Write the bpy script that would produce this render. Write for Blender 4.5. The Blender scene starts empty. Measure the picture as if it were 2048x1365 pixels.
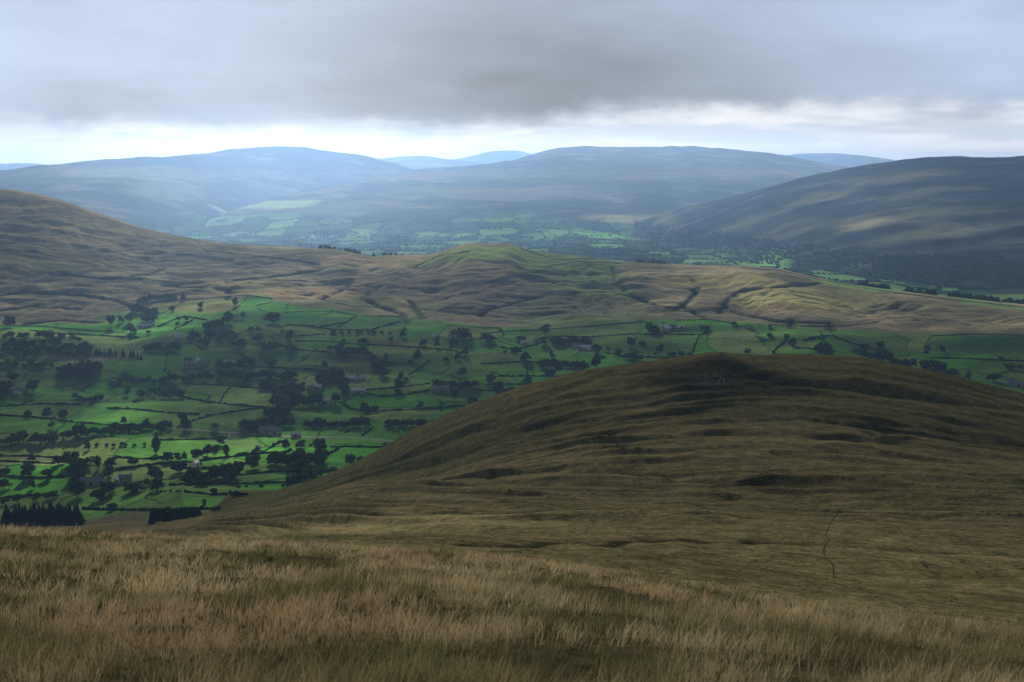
import bpy, math, random
import numpy as np
rng = np.random.default_rng(7)
random.seed(7)

# ------------------------------------------------------------------ camera numbers (eye at the origin, looking along +Y)
F = 1991.0                       # focal length in pixels of the 2048 px wide photograph (35 mm on a 36 mm sensor)
PITCH = math.atan((682.5 - 325.0) / F)
CP, SP = math.cos(PITCH), math.sin(PITCH)
scene = bpy.context.scene
col = scene.collection


def ray(px, py):
    xc = (np.asarray(px, float) - 1024.0) / F
    yc = (682.5 - np.asarray(py, float)) / F
    return xc, CP + yc * SP, -SP + yc * CP


def P3(px, py, Y):
    x, y, z = ray(px, py)
    s = np.asarray(Y, float) / y
    return x * s, Y + 0 * s, z * s


# ------------------------------------------------------------------ noise
def _hash(ix, iy, seed):
    h = (ix.astype(np.int64) * 374761393 + iy.astype(np.int64) * 668265263 + seed * 1442695041) & 0xFFFFFFFF
    h = ((h ^ (h >> 13)) * 1274126177) & 0xFFFFFFFF
    h = h ^ (h >> 16)
    return h


def rnd2(ix, iy, seed):
    return (_hash(ix, iy, seed) & 0xFFFF) / 65535.0


def perlin(x, y, seed=0):
    x, y = np.broadcast_arrays(np.asarray(x, float), np.asarray(y, float))
    ix, iy = np.floor(x), np.floor(y)
    fx, fy = x - ix, y - iy
    u = fx * fx * fx * (fx * (fx * 6 - 15) + 10)
    v = fy * fy * fy * (fy * (fy * 6 - 15) + 10)

    def g(dx, dy):
        a = (_hash(ix + dx, iy + dy, seed) & 0xFFFF) * (2 * math.pi / 65536.0)
        return np.cos(a) * (fx - dx) + np.sin(a) * (fy - dy)
    a = g(0, 0); b = g(1, 0); c = g(0, 1); d = g(1, 1)
    return 1.5 * (a + (b - a) * u + (c - a) * v + (a - b - c + d) * u * v)


def fbm(x, y, seed=0, octv=4, gain=.5):
    r, a, s = 0, 1.0, 0
    for i in range(octv):
        r = r + a * perlin(x * 2.03 ** i, y * 2.03 ** i, seed + i * 17)
        s += a; a *= gain
    return r / s


def billow(x, y, seed=0, octv=3, gain=.5):
    r, a, s = 0, 1.0, 0
    for i in range(octv):
        r = r + a * np.sqrt(perlin(x * 2.07 ** i, y * 2.07 ** i, seed + i * 13) ** 2 + .00012)
        s += a; a *= gain
    return r / s


def sst(a, b, x):
    t = np.clip((x - a) / (b - a), 0, 1)
    return t * t * (3 - 2 * t)


# ------------------------------------------------------------------ terrain: control curves -> height field on a fan (b = X/(Y+20), Y)
NC = 1360
BMAX = 0.81
Bs = np.linspace(-BMAX, BMAX, NC)
DB = Bs[1] - Bs[0]


def rows():
    segs = [(-13, 8, 24), (8, 300, 210), (300, 1120, 360), (1120, 4000, 700), (4000, 14000, 330), (14000, 24000, 40)]
    out = []
    for a, b, n in segs:
        if a <= 0:
            out.append(np.linspace(a, b, n, endpoint=False))
        else:
            out.append(np.exp(np.linspace(math.log(a), math.log(b), n, endpoint=False)))
    return np.append(np.concatenate(out), 24000.0)


Ys = rows()
NR = len(Ys)


def smooth(a, sig):
    if sig <= 0:
        return a
    n = int(3 * sig / DB) + 1
    k = np.exp(-.5 * (np.arange(-n, n + 1) * DB / sig) ** 2); k /= k.sum()
    ap = np.concatenate([np.full(n, a[0]), a, np.full(n, a[-1])])
    return np.convolve(ap, k, 'valid')


def curve(pts, sig=.012):
    p = np.array(pts, float)
    X, Y, Z = P3(p[:, 0], p[:, 1], p[:, 2])
    b = X / (Y + 20)
    o = np.argsort(b)
    return smooth(np.interp(Bs, b[o], Y[o]), sig), smooth(np.interp(Bs, b[o], Z[o]), sig)


N1 = curve([(-400, 1045, 48), (0, 1064, 46), (300, 1084, 46), (600, 1099, 46), (900, 1112, 46), (1200, 1150, 44), (1500, 1200, 42), (1800, 1245, 40), (2048, 1277, 38), (2450, 1330, 36)], .02)
N2 = curve([(-400, 1100, 110), (0, 1102, 110), (300, 1104, 110), (600, 1108, 110), (900, 1110, 110), (1200, 1140, 110), (1500, 1180, 110), (1800, 1215, 110), (2048, 1243, 110), (2450, 1290, 110)], .03)
N3 = curve([(-400, 1120, 420), (0, 1112, 420), (300, 1082, 400), (500, 1062, 380), (700, 1038, 370), (1000, 1018, 360), (1300, 1020, 340), (1500, 1035, 320), (1800, 1060, 300), (2048, 1085, 280), (2450, 1120, 260)], .03)
N4 = curve([(-400, 1085, 950), (0, 1068, 960), (200, 1060, 920), (350, 1050, 850), (444, 1031, 720), (500, 1022, 670), (546, 1014, 640), (620, 994, 595), (700, 974, 560), (760, 968, 540), (850, 966, 520), (1000, 963, 490), (1200, 960, 480), (1440, 960, 470), (1700, 965, 450), (2048, 975, 430), (2450, 1000, 410)], .008)
N5 = curve([(-400, 1068, 1030), (0, 1063, 1045), (200, 1056, 1005), (350, 1045, 930), (444, 1031.5, 790), (500, 1023, 745), (546, 1013, 715), (620, 993, 670), (700, 973, 630), (850, 952, 600), (1000, 893, 595), (1180, 845, 600), (1320, 815, 615), (1440, 789, 640), (1600, 786, 650), (1720, 796, 650), (1850, 818, 650), (2048, 860, 650), (2450, 960, 640)], .012)
N6 = curve([(-400, 1062, 1100), (0, 1058, 1095), (200, 1052, 1070), (350, 1043, 1010), (444, 1028, 860), (488, 1013, 830), (554, 995, 785), (605, 973, 755), (650, 956, 735), (700, 935, 720), (750, 912, 710), (800, 887, 700), (850, 862, 695), (900, 836, 690), (950, 815, 690), (1000, 796, 690), (1050, 777, 690), (1100, 763, 690), (1180, 744, 695), (1300, 729, 700), (1400, 718, 708), (1440, 716, 710), (1520, 715, 720), (1600, 713, 730), (1720, 717, 740), (1850, 742, 750), (1950, 766, 760), (2048, 791, 770), (2450, 910, 790)], .006)
V3 = curve([(-400, 645, 2560), (0, 650, 2550), (200, 652, 2540), (300, 625, 2640), (400, 602, 2740), (520, 600, 2740), (600, 612, 2690), (800, 632, 2600), (1000, 662, 2450), (1250, 642, 2550), (1400, 637, 2580), (1700, 660, 2420), (2048, 672, 2350), (2450, 690, 2260)], .02)
CR = curve([(-400, 325, 4100), (0, 377, 3800), (60, 385, 3760), (120, 400, 3720), (200, 428, 3680), (280, 455, 3640), (350, 472, 3610), (400, 480, 3590), (450, 487, 3560), (520, 491, 3510), (600, 496, 3450), (680, 500, 3390), (720, 509, 3360), (745, 515, 3340), (770, 512, 3330), (840, 511, 3310), (862, 511, 3305), (882, 504, 3300), (905, 496, 3300), (930, 488, 3300), (945, 485, 3300), (958, 487, 3300), (975, 489, 3300), (1018, 488, 3300), (1040, 496, 3295), (1060, 503, 3290), (1110, 508, 3280), (1160, 512, 3270), (1190, 517, 3260), (1240, 525, 3240), (1330, 530, 3200), (1450, 533, 3140), (1500, 535, 3110), (1560, 541, 3080), (1620, 555, 3050), (1700, 571, 3000), (1800, 584, 2930), (1900, 597, 2860), (2048, 612, 2750), (2450, 645, 2560)], .0035)


def pchip(xk, yk, x):
    h = np.diff(xk); d = np.diff(yk) / h
    m = np.zeros_like(yk)
    w1 = 2 * h[1:] + h[:-1]; w2 = h[1:] + 2 * h[:-1]
    ok = d[:-1] * d[1:] > 0
    with np.errstate(all='ignore'):
        mm = (w1 + w2) / (w1 / d[:-1] + w2 / d[1:])
    m[1:-1] = np.where(ok, mm, 0)
    m[0], m[-1] = d[0], d[-1]
    i = np.clip(np.searchsorted(xk, x) - 1, 0, len(h) - 1)
    t = (x - xk[i]) / h[i]
    t2, t3 = t * t, t * t * t
    return (2 * t3 - 3 * t2 + 1) * yk[i] + (t3 - 2 * t2 + t) * h[i] * m[i] + (3 * t2 - 2 * t3) * yk[i + 1] + (t3 - t2) * h[i] * m[i + 1]


Z = np.zeros((NR, NC))
N7Y = np.maximum(960, N6[0] + 70)
N7Z = np.minimum(-325, N6[1] - 22)
for c in range(NC):
    crY, crZ = CR[0][c], CR[1][c]
    vY, vZ = V3[0][c], V3[1][c]
    mY, mZ = .5 * (vY + crY), .5 * (vZ + crZ) - 6
    k = [(-14, -1.65 + 5.2), (0, -1.65), (N1[0][c], N1[1][c]), (N2[0][c], N2[1][c]), (N3[0][c], N3[1][c]), (N4[0][c], N4[1][c]), (N5[0][c], N5[1][c]), (N6[0][c], N6[1][c]),
         (N7Y[c], N7Z[c]), (max(1150, N7Y[c] + 110), min(-400, N7Z[c] - 12)), (1430, -440), (1900, -449), (2250, .5 * (vZ - 440) - 3), (vY, vZ), (mY, mZ), (crY, crZ),
         (crY + 420, min(crZ - 90, -440 if crZ < -250 else crZ - 150)), (4700, -462), (6200, -468), (7800, -400), (9200, -330), (13000, -260), (24001, -260)]
    k = np.array(k)
    Z[:, c] = pchip(k[:, 0], k[:, 1], Ys)

YY = Ys[:, None] + 0 * Bs[None, :]
XX = Bs[None, :] * (Ys[:, None] + 20)
BB = Bs[None, :] + 0 * YY


def hill(pts, base, Z0, e=1.0, back=.17, sig=.006):
    """A ridge: crest line (px, py, distance) and the distance at which its front slope starts."""
    p = np.array(pts, float)
    X, Y, Zc = P3(p[:, 0], p[:, 1], p[:, 2])
    b = X / (Y + 20); o = np.argsort(b)
    inside = (Bs >= b.min()) & (Bs <= b.max())
    yc = smooth(np.interp(Bs, b[o], Y[o]), sig); zc = smooth(np.interp(Bs, b[o], Zc[o]), sig)
    q = np.array(base, float)
    qb = (q[:, 0] - 1024) / F
    y0 = smooth(np.interp(Bs, qb, q[:, 1]), .02)
    t = (YY - y0) / (yc - y0)
    tt = np.clip(t, -2, 1)
    tt = np.where(tt > .8, .8 + (tt - .8) * (1.0 - .0 * tt), tt)
    h = np.where(t <= 1, np.where(t < 0, Z0 + 300 * tt, Z0 + (zc - Z0) * np.abs(tt) ** e), zc - back * (YY - yc) * sst(0, 900, YY - yc))
    h = np.where(inside, h, -5000)
    return h


HR = hill([(1180, 470, 7000), (1250, 452, 6700), (1330, 427, 6500), (1420, 407, 6400), (1500, 388, 6300), (1600, 358, 6250), (1680, 340, 6200), (1740, 330, 6150), (1800, 322, 6100), (1860, 317, 6050), (1900, 316, 6000), (1970, 319, 6000), (2048, 314, 6000), (2500, 290, 6000)],
          [(1180, 6700), (1300, 6000), (1500, 4700), (1700, 4000), (2048, 3700), (2500, 3500)], -462, 1.0)
HCc = hill([(400, 440, 7000), (450, 428, 7200), (540, 400, 7700), (640, 376, 8300), (760, 352, 8900), (850, 338, 9400), (960, 333, 9900), (1040, 318, 10500), (1075, 307, 10800), (1110, 297, 10900), (1150, 293, 11000), (1190, 293, 11000), (1205, 295, 11000), (1290, 294, 11000), (1390, 292, 11000), (1405, 295, 11000), (1470, 299, 11000), (1560, 310, 11000), (1680, 332, 11000), (1800, 350, 11000), (2048, 365, 11000), (2500, 380, 11000)],
           [(400, 6700), (700, 6200), (1000, 6100), (1500, 6300), (2500, 6600)], -466, .95)
HL = hill([(-600, 368, 8300), (0, 344, 8500), (140, 326, 8800), (250, 316, 9000), (360, 312, 9200), (420, 306, 9400), (470, 298, 9600), (520, 295, 9700), (570, 293, 9800), (610, 295, 9800), (680, 305, 9800), (730, 313, 9800), (800, 330, 9800), (900, 362, 9800), (1000, 400, 9800)],
          [(-600, 5000), (0, 5200), (300, 6400), (450, 7500), (600, 8300), (900, 9000)], -440, .9)
HF1 = hill([(640, 335, 13500), (720, 319, 13500), (780, 316, 13500), (800, 313, 13500), (860, 312, 13500), (875, 316, 13500), (930, 322, 13500), (1000, 332, 13500), (1100, 350, 13500)], [(640, 10500), (1100, 10500)], -320)
HF2 = hill([(800, 340, 17000), (860, 327, 17000), (925, 316, 17000), (950, 311, 17000), (975, 303, 17000), (1000, 301, 17000), (1040, 300, 17000), (1052, 305, 17000), (1120, 325, 17000), (1250, 345, 17000)], [(800, 14000), (1250, 14000)], -320)
HF3 = hill([(1400, 345, 16000), (1520, 325, 16000), (1580, 309, 16000), (1605, 307, 16000), (1680, 307, 16000), (1730, 312, 16000), (1800, 322, 16000), (1900, 340, 16000)], [(1400, 12500), (1900, 12500)], -320)
HF4 = hill([(-600, 332, 15000), (0, 328, 15000), (50, 326, 15000), (80, 328, 15000), (120, 333, 15000), (220, 350, 15000)], [(-600, 11500), (220, 11500)], -320)
hills = [('hr', HR), ('hc', HCc), ('hl', HL), ('f1', HF1), ('f2', HF2), ('f3', HF3), ('f4', HF4)]
far0 = YY > CR[0][None, :] + 420
REG = np.zeros((NR, NC), np.int8)
REG[YY > N1[0] + 22] = 1
REG[YY > N7Y] = 2
REG[YY > V3[0]] = 3
REG[YY > CR[0] + 430] = 4
for i, (nm, h) in enumerate(hills):
    m = far0 & (h > Z - 6)
    k = 14.0
    hh = np.clip(.5 + .5 * (h - Z) / k, 0, 1)
    zn = Z * (1 - hh) + h * hh + k * hh * (1 - hh)
    REG[far0 & (h > Z)] = 5 + i
    Z = np.where(far0 & (h > -4000), zn, Z)

# --- relief -------------------------------------------------------------------------------------------------------
def sub(lo, hi):
    a, b = np.searchsorted(Ys, lo), np.searchsorted(Ys, hi)
    return slice(a, b)


# foreground tussocks
s = sub(-20, 130)
w = 1 - sst(70, 130, YY[s])
nearflat = sst(2, 6, np.hypot(XX[s], YY[s]))
TUS = .16 * fbm(XX[s] / 1.6, YY[s] / 1.9, 3, 3) + .35 * fbm(XX[s] / 9, YY[s] / 7, 5, 2)
Z[s] += w * nearflat * TUS
# hillside and hill: terraces running along the slope
s = sub(60, 1100)
N4s = 480 + (N4[0] - 480) * sst(150, 420, YY[s])
tc = np.where(YY[s] < N4[0], YY[s] - N4s, (YY[s] - N4[0]) / (N6[0] - N4[0]) * 230)
wm = sst(70, 160, YY[s]) * (1 - sst(N6[0] + 20, N7Y + 40, YY[s]))
left = sst(-.36, -.2, BB[s])
ww = perlin(XX[s] / 190, tc / 90, 11) * 26
d1 = billow((XX[s] + ww) / 150, (tc + ww * .6) / 38, 21, 2, .45)
d2 = billow((XX[s] - ww) / 75, (tc + ww * .5) / 15, 33, 2, .5)
d3 = fbm(XX[s] / 40, tc / 5.0, 41, 3)
keep = 1 - .75 * np.exp(-((YY[s] - N6[0]) / 45) ** 2)


def saw(u):
    r = u - np.floor(u)
    return r ** 4 - r + .3


def terraces(X, t, per, seed, w1=30., w2=9.):
    u = (t + w1 * perlin(X / (per * 6.5), t / (per * 3), seed) + w2 * perlin(X / (per * 2), t / per, seed + 1)) / per
    a = np.clip(.62 + 1.0 * fbm(X / (per * 5), t / (per * 1.6), seed + 2, 2), 0, 1.15)
    return saw(u) * a


near_ = sst(430, 300, YY[s])
Z[s] += wm * keep * ((3.5 * d1 - 1.1) * (.35 + .65 * left) + (1.6 * d2 - .5) + .5 * d3 + (1 - .45 * near_) * (7.2 * terraces(XX[s], tc, 46., 141) + 5.4 * terraces(XX[s], tc, 18., 151, 14., 5.)) + .8 * terraces(XX[s], tc, 6., 161, 5., 2.))
# summit cone with a steep dark face
sx, sy, sz = P3(1441, 709, 705)
g = np.exp(-(((XX[s] - sx) / 15) ** 2 + ((YY[s] - sy - 2) / 16) ** 2)) + .7 * np.exp(-(((XX[s] - sx) / 38) ** 2 + ((YY[s] - sy - 4) / 22) ** 2))
Z[s] += 2.3 * g
# valley: gently rolling meadows
s = sub(1100, 2800)
w = sst(1150, 1350, YY[s]) * (1 - sst(V3[0] - 60, V3[0] + 120, YY[s])) * sst(N7Y + 60, N7Y + 260, YY[s])
Z[s] += w * (13 * fbm(XX[s] / 260, YY[s] / 170, 61, 2) + 5.5 * perlin(XX[s] / 110, YY[s] / 80, 66))
# moor: rounded hummocks cut by drains
s = sub(2200, 4400)
w = sst(V3[0] - 20, V3[0] + 150, YY[s]) * (1 - sst(CR[0] + 100, CR[0] + 500, YY[s]))
cr = 1 - .8 * np.exp(-((YY[s] - CR[0]) / 130) ** 2)
qx = XX[s] + 60 * perlin(XX[s] / 240, YY[s] / 240, 71); qy = YY[s] + 60 * perlin(XX[s] / 240, YY[s] / 240, 72)
lf = sst(-.45, -.2, BB[s])
Z[s] += w * cr * (25 * (billow(qx / 300, qy / 170, 81, 3, .42) - .25) * (.45 + .55 * lf) + 9 * (billow(qx / 95, qy / 60, 87, 2) - .25) + 1.6 * fbm(qx / 40, qy / 30, 85, 3))
rt = sst(-.02, -.22, BB[s])
Z[s] += w * cr * (.25 + .75 * rt) * 14 * terraces(XX[s], YY[s], 120., 171, 80., 30.)
# far hills: gullies, shelves
s = sub(3400, 20000)
w = sst(CR[0] + 300, CR[0] + 900, YY[s])
up = sst(-455, -330, Z[s])
cr = np.ones_like(w)
Z[s] += w * (up * (34 * (billow(XX[s] / 900, YY[s] / 700, 91, 3) - .28) + 9 * fbm(XX[s] / 260, YY[s] / 90, 95, 3)) + 5 * fbm(XX[s] / 300, YY[s] / 220, 97, 2)) * np.where(YY[s] > 12000, .3, 1.0)
Z[s] += w * up * (REG[s] == 5) * 34 * terraces(XX[s], YY[s], 260., 181, 150., 60.)


def zat(X, Y):
    X = np.asarray(X, float); Y = np.asarray(Y, float)
    c = np.clip((X / (Y + 20) + BMAX) / DB, 0, NC - 1.001)
    r = np.clip(np.interp(Y, Ys, np.arange(NR)), 0, NR - 1.001)
    ci, ri = c.astype(int), r.astype(int)
    fc, fr = c - ci, r - ri
    return (Z[ri, ci] * (1 - fc) * (1 - fr) + Z[ri, ci + 1] * fc * (1 - fr) + Z[ri + 1, ci] * (1 - fc) * fr + Z[ri + 1, ci + 1] * fc * fr)


def ground(px, py, ymin=60.0):
    """Where the line of sight of a photo pixel meets the ground -> X, Y, Z (NaN when it meets none)."""
    px = np.atleast_1d(np.asarray(px, float)); py = np.atleast_1d(np.asarray(py, float))
    r0 = np.searchsorted(Ys, ymin)
    yr = Ys[r0:]
    out = np.full((len(px), 3), np.nan)
    dx, dy, dz = ray(px, py)
    for i in range(len(px)):
        x = yr * dx[i] / dy[i]; z = yr * dz[i] / dy[i]
        t = zat(x, yr)
        hit = np.nonzero(t >= z)[0]
        if len(hit) == 0 or hit[0] == 0:
            continue
        j = hit[0]
        a, b = z[j - 1] - t[j - 1], t[j] - z[j]
        f = a / (a + b + 1e-9)
        Y = yr[j - 1] + f * (yr[j] - yr[j - 1])
        out[i] = (Y * dx[i] / dy[i], Y, float(zat(Y * dx[i] / dy[i], Y)))
    return out


def densify(pts, step=12):
    o = []
    for (a, b), (c, d) in zip(pts[:-1], pts[1:]):
        n = max(1, int(math.hypot(c - a, d - b) / step))
        for i in range(n):
            o.append((a + (c - a) * i / n, b + (d - b) * i / n))
    o.append(pts[-1])
    return o


def draped(pts, ymin=60., step=12):
    p = np.array(densify(pts, step), float)
    g = ground(p[:, 0], p[:, 1], ymin)
    g = g[~np.isnan(g[:, 0])]
    return g


def segdist(X, Y, g):
    best = np.full(X.shape, 1e9)
    for a, b in zip(g[:-1], g[1:]):
        vx, vy = b[0] - a[0], b[1] - a[1]
        L = vx * vx + vy * vy + 1e-9
        t = np.clip(((X - a[0]) * vx + (Y - a[1]) * vy) / L, 0, 1)
        best = np.minimum(best, np.hypot(X - a[0] - t * vx, Y - a[1] - t * vy))
    return best


def carve(pts, depth, width, ymin=60.):
    g = draped(pts, ymin, 10)
    if len(g) < 2:
        return None
    s = sub(g[:, 1].min() - 4 * width, g[:, 1].max() + 4 * width)
    d = segdist(XX[s], YY[s], g)
    Z[s] -= depth * np.exp(-np.abs(d / width) ** 1.3)
    return g


GULLY = [[(1226, 533), (1231, 548), (1238, 568), (1255, 590), (1280, 600), (1315, 610), (1350, 617), (1366, 612), (1380, 597), (1392, 585)],
         [(1640, 566), (1580, 572), (1520, 577), (1475, 583), (1460, 593), (1452, 612), (1476, 627), (1559, 642), (1660, 646), (1667, 662)],
         [(702, 558), (700, 562), (692, 575), (660, 592), (640, 598)],
         [(765, 570), (745, 581), (725, 597), (762, 614), (805, 627), (812, 645)],
         [(960, 632), (980, 617), (1045, 602), (1085, 592)],
         [(820, 602), (845, 636)], [(1366, 614), (1410, 636)], [(1452, 612), (1440, 626)], [(1582, 643), (1584, 656)], [(1392, 585), (1400, 572), (1385, 560)],
         [(160, 590), (230, 600), (262, 612)], [(330, 573), (440, 578), (467, 586)], [(0, 590), (60, 583), (150, 590)], [(0, 620), (70, 612), (160, 618)], [(50, 648), (120, 640), (200, 645)],
         [(120, 548), (215, 557), (300, 548), (330, 535)], [(470, 560), (560, 552), (640, 540)]]
GULLY_G = []
for g_ in GULLY:
    GL = carve(g_, 7.5, 8, 1500)
    if GL is not None: GULLY_G.append(GL)
TRACK = [(900, 1092), (960, 1088), (1030, 1085), (1150, 1083), (1250, 1082), (1390, 1080), (1500, 1083), (1600, 1088), (1660, 1091), (1800, 1100), (1950, 1108), (2060, 1113)]
TRACK_G = carve(TRACK, 1.7, 2.4)
for p_, dd, w_ in [([(1660, 1115), (1750, 1119), (1850, 1128), (2060, 1140)], 1.3, 2.6), ([(1500, 1185), (1380, 1172), (1280, 1163), (1180, 1153)], .8, 2.),
                   ([(700, 948), (820, 915), (930, 868), (1040, 838)], 2.2, 5), ([(900, 905), (1020, 868), (1120, 845), (1200, 838)], 2.4, 6), ([(1000, 830), (1100, 790), (1200, 752), (1300, 742)], 2., 6),
                   ([(1480, 745), (1560, 765), (1680, 775), (1780, 790), (1900, 803), (2048, 820)], 2.2, 6), ([(880, 968), (960, 957), (1060, 940), (1200, 935), (1330, 950), (1450, 965)], 2.2, 6),
                   ([(1100, 880), (1200, 868), (1330, 862), (1500, 868), (1700, 872)], 2.0, 6), ([(1640, 872), (1800, 862), (1900, 880), (2048, 890)], 2.4, 6), ([(1300, 920), (1500, 900), (1700, 905), (1900, 925), (2048, 932)], 2, 5),
                   ([(1440, 1000), (1500, 985), (1600, 990), (1640, 1003)], 1.8, 5), ([(1720, 1025), (1850, 1030), (2048, 1040)], 2.2, 5), ([(1050, 1020), (1250, 1008), (1450, 1010)], 1.4, 4)]:
    carve(p_, dd, w_)

# ------------------------------------------------------------------ ground cover colours (what grows where, and some light and shade put in)
C = np.zeros((NR, NC, 3))


def mix(a, b, t):
    return np.asarray(a) * (1 - t[..., None]) + np.asarray(b) * t[..., None]


STRAW = np.array([.205, .160, .074]); RUSH = np.array([.030, .031, .012]); HGREEN = np.array([.075, .085, .026]); BENT = np.array([.112, .106, .048])
# foreground + hill
s = sub(-20, 1500)
N4s = 480 + (N4[0] - 480) * sst(150, 420, YY[s])
tc = np.where(YY[s] < N4[0], YY[s] - N4s, (YY[s] - N4[0]) / (N6[0] - N4[0]) * 230)
n1 = fbm(XX[s] / 120 + 3, tc / 14, 201, 4); n2 = fbm(XX[s] / 35, tc / 6, 207, 4); n3 = fbm(XX[s] / 200, tc / 90, 212, 2); n4 = fbm(XX[s] / 9, tc / 2.2, 215, 2)
c = mix(BENT, STRAW, .35 + .5 * sst(-.3, .5, n1 + .35 * n4))
c = mix(c, RUSH, .62 * sst(.02, .6, n2 * .5 + n3 * .9 + .25 * n4))
flank = sst(0, -.16, BB[s] - .02) * sst(N4[0] + 30, N4[0] + 120, YY[s])
c = mix(c, HGREEN, np.clip(.55 * flank + .5 * sst(.1, .5, fbm(XX[s] / 150, tc / 40, 219, 3)), 0, 1))
c = mix(c, np.array([.085, .078, .034]), .5 * sst(N4[0] + 40, N4[0] + 150, YY[s]))  # upper hill darkened in colour to deepen the shade of its near faces
FACE_SHADE = np.array([.017, .018, .011])
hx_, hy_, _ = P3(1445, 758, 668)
c = mix(c, FACE_SHADE, .65 * sst(1.25, .6, np.hypot((XX[s] - hx_) / 62, (YY[s] - hy_) / 34) + .35 * fbm(XX[s] / 40, YY[s] / 14, 223, 3)))  # shade of the steep summit face, painted as a dark oval
slope_l = sst(-.3, -.42, BB[s]) * sst(300, 500, YY[s])
c = mix(c, np.array([.11, .075, .035]), .6 * slope_l)
c = mix(c, np.array([.035, .032, .016]), 1 - sst(45, 75, YY[s]))
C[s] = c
# valley meadows
s = sub(1000, 2900)
ax, ay = XX[s] + 18 * perlin(XX[s] / 90, YY[s] / 90, 301), YY[s] + 18 * perlin(XX[s] / 90, YY[s] / 90, 302)


def cells(x, y, sx, sy, seed):
    gx, gy = np.floor(x / sx), np.floor(y / sy)
    d1 = np.full(x.shape, 1e9); d2 = np.full(x.shape, 1e9); cid = np.zeros(x.shape)
    for i in (-1, 0, 1):
        for j in (-1, 0, 1):
            hx, hy = gx + i, gy + j
            px_ = (hx + .15 + .7 * rnd2(hx, hy, seed)) * sx; py_ = (hy + .15 + .7 * rnd2(hx, hy, seed + 1)) * sy
            d = np.maximum(np.abs(x - px_), np.abs(y - py_) * sx / sy) * .6 + .4 * np.hypot(x - px_, (y - py_) * sx / sy)
            near = d < d1
            d2 = np.where(near, d1, np.minimum(d2, d))
            cid = np.where(near, rnd2(hx, hy, seed + 2), cid)
            d1 = np.where(near, d, d1)
    return cid, d2 - d1


cid, edge = cells(ax, ay, 150, 130, 311)
cid2, edge2 = cells(ax, ay, 300, 260, 317)
G1 = np.array([.052, .180, .020]); G2 = np.array([.082, .178, .034]); G3 = np.array([.125, .168, .052])
c = mix(G1, G2, np.clip(cid * 1.5 - .25, 0, 1))
c = mix(c, G3, sst(.66, .70, (cid * 7.3) % 1) * .75)
c = mix(c, np.array([.085, .150, .040]), sst(.86, .88, (cid * 13.7) % 1) * .8)
c = mix(c, np.array([.014, .034, .012]), sst(5.5, 3.0, edge + 1.5 * perlin(XX[s] / 12, YY[s] / 12, 313)) * ((cid * 5.1) % 1 < .85) * .95)
c *= (1 + .14 * fbm(XX[s] / 60, YY[s] / 30, 321, 3))[..., None]
valley = sst(N7Y + 2, N7Y + 26, YY[s] + 14 * perlin(XX[s] / 70, YY[s] / 70, 331))
C[s] = mix(C[s], c, valley)
# moor
MT = np.array([.240, .202, .115]); MB = np.array([.120, .108, .068]); MY = np.array([.150, .142, .050]); MG = np.array([.110, .135, .045])
s = sub(2150, 4600)
n1 = fbm(XX[s] / 260, YY[s] / 160, 401, 4); n2 = fbm(XX[s] / 90, YY[s] / 45, 407, 4); n3 = fbm(XX[s] / 700, YY[s] / 420, 411, 2)
c = mix(MB, MT, sst(-.3, .4, n1 + .5 * n2))
c = mix(c, MG, .6 * sst(.1, .5, n3 + .4 * n1))
c = mix(c, np.array([.075, .072, .042]), .7 * sst(.15, .5, n2))
edgen = 60 * perlin(XX[s] / 200, YY[s] / 200, 415) + 25 * perlin(XX[s] / 60, YY[s] / 60, 416)
moor = sst(-6, 6, YY[s] - V3[0] + edgen * .35)
C[s] = mix(C[s], c, moor)
# distant dale: meadows low down, heather and bents above
s = sub(3300, 46000)
far = sst(CR[0] + 250, CR[0] + 500, YY[s])
zz = Z[s] + 28 * fbm(XX[s] / 420, YY[s] / 420, 501, 3)
cid, edge = cells(XX[s] + 30 * perlin(XX[s] / 200, YY[s] / 200, 503), YY[s] + 30 * perlin(XX[s] / 200, YY[s] / 200, 504), 210, 230, 505)
mead = mix(np.array([.016, .046, .018]), np.array([.085, .170, .050]), sst(.50, .95, cid))
mead = mix(mead, np.array([.009, .020, .013]), np.clip(.9 * sst(22, 12, edge) + sst(.30, .12, cid) * .9 + .8 * sst(.15, .45, fbm(XX[s] / 150, YY[s] / 150, 507, 3)), 0, 1))
n1 = fbm(XX[s] / 600, YY[s] / 340, 511, 4); n2 = fbm(XX[s] / 240, YY[s] / 80, 513, 4)
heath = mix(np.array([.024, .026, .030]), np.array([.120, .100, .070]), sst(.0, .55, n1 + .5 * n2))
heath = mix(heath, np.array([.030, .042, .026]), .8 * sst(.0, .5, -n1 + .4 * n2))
shelf = np.exp(-((Z[s] + 105) / 45) ** 2) * sst(7500, 8200, YY[s]) * (YY[s] < 10800)
heath = mix(heath, np.array([.12, .092, .062]), np.clip(shelf * (.75 + .9 * n2), 0, 1))
c = mix(mead, heath, sst(-395, -335, zz))
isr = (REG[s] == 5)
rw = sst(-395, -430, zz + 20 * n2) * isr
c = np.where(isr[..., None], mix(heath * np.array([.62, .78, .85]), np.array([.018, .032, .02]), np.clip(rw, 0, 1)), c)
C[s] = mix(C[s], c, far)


s = sub(60, 420)
C[s] = mix(C[s], np.array([.020, .022, .009]), .85 * sst(4.2, 1.8, segdist(XX[s], YY[s], TRACK_G) + .8 * perlin(XX[s] / 9, YY[s] / 9, 435)))
for gl in GULLY_G:
    s = sub(gl[:, 1].min() - 60, gl[:, 1].max() + 60)
    d = segdist(XX[s], YY[s], gl)
    C[s] = mix(C[s], np.array([.036, .042, .018]), .8 * sst(15, 6, d + 5 * perlin(XX[s] / 25, YY[s] / 25, 433)))


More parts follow.
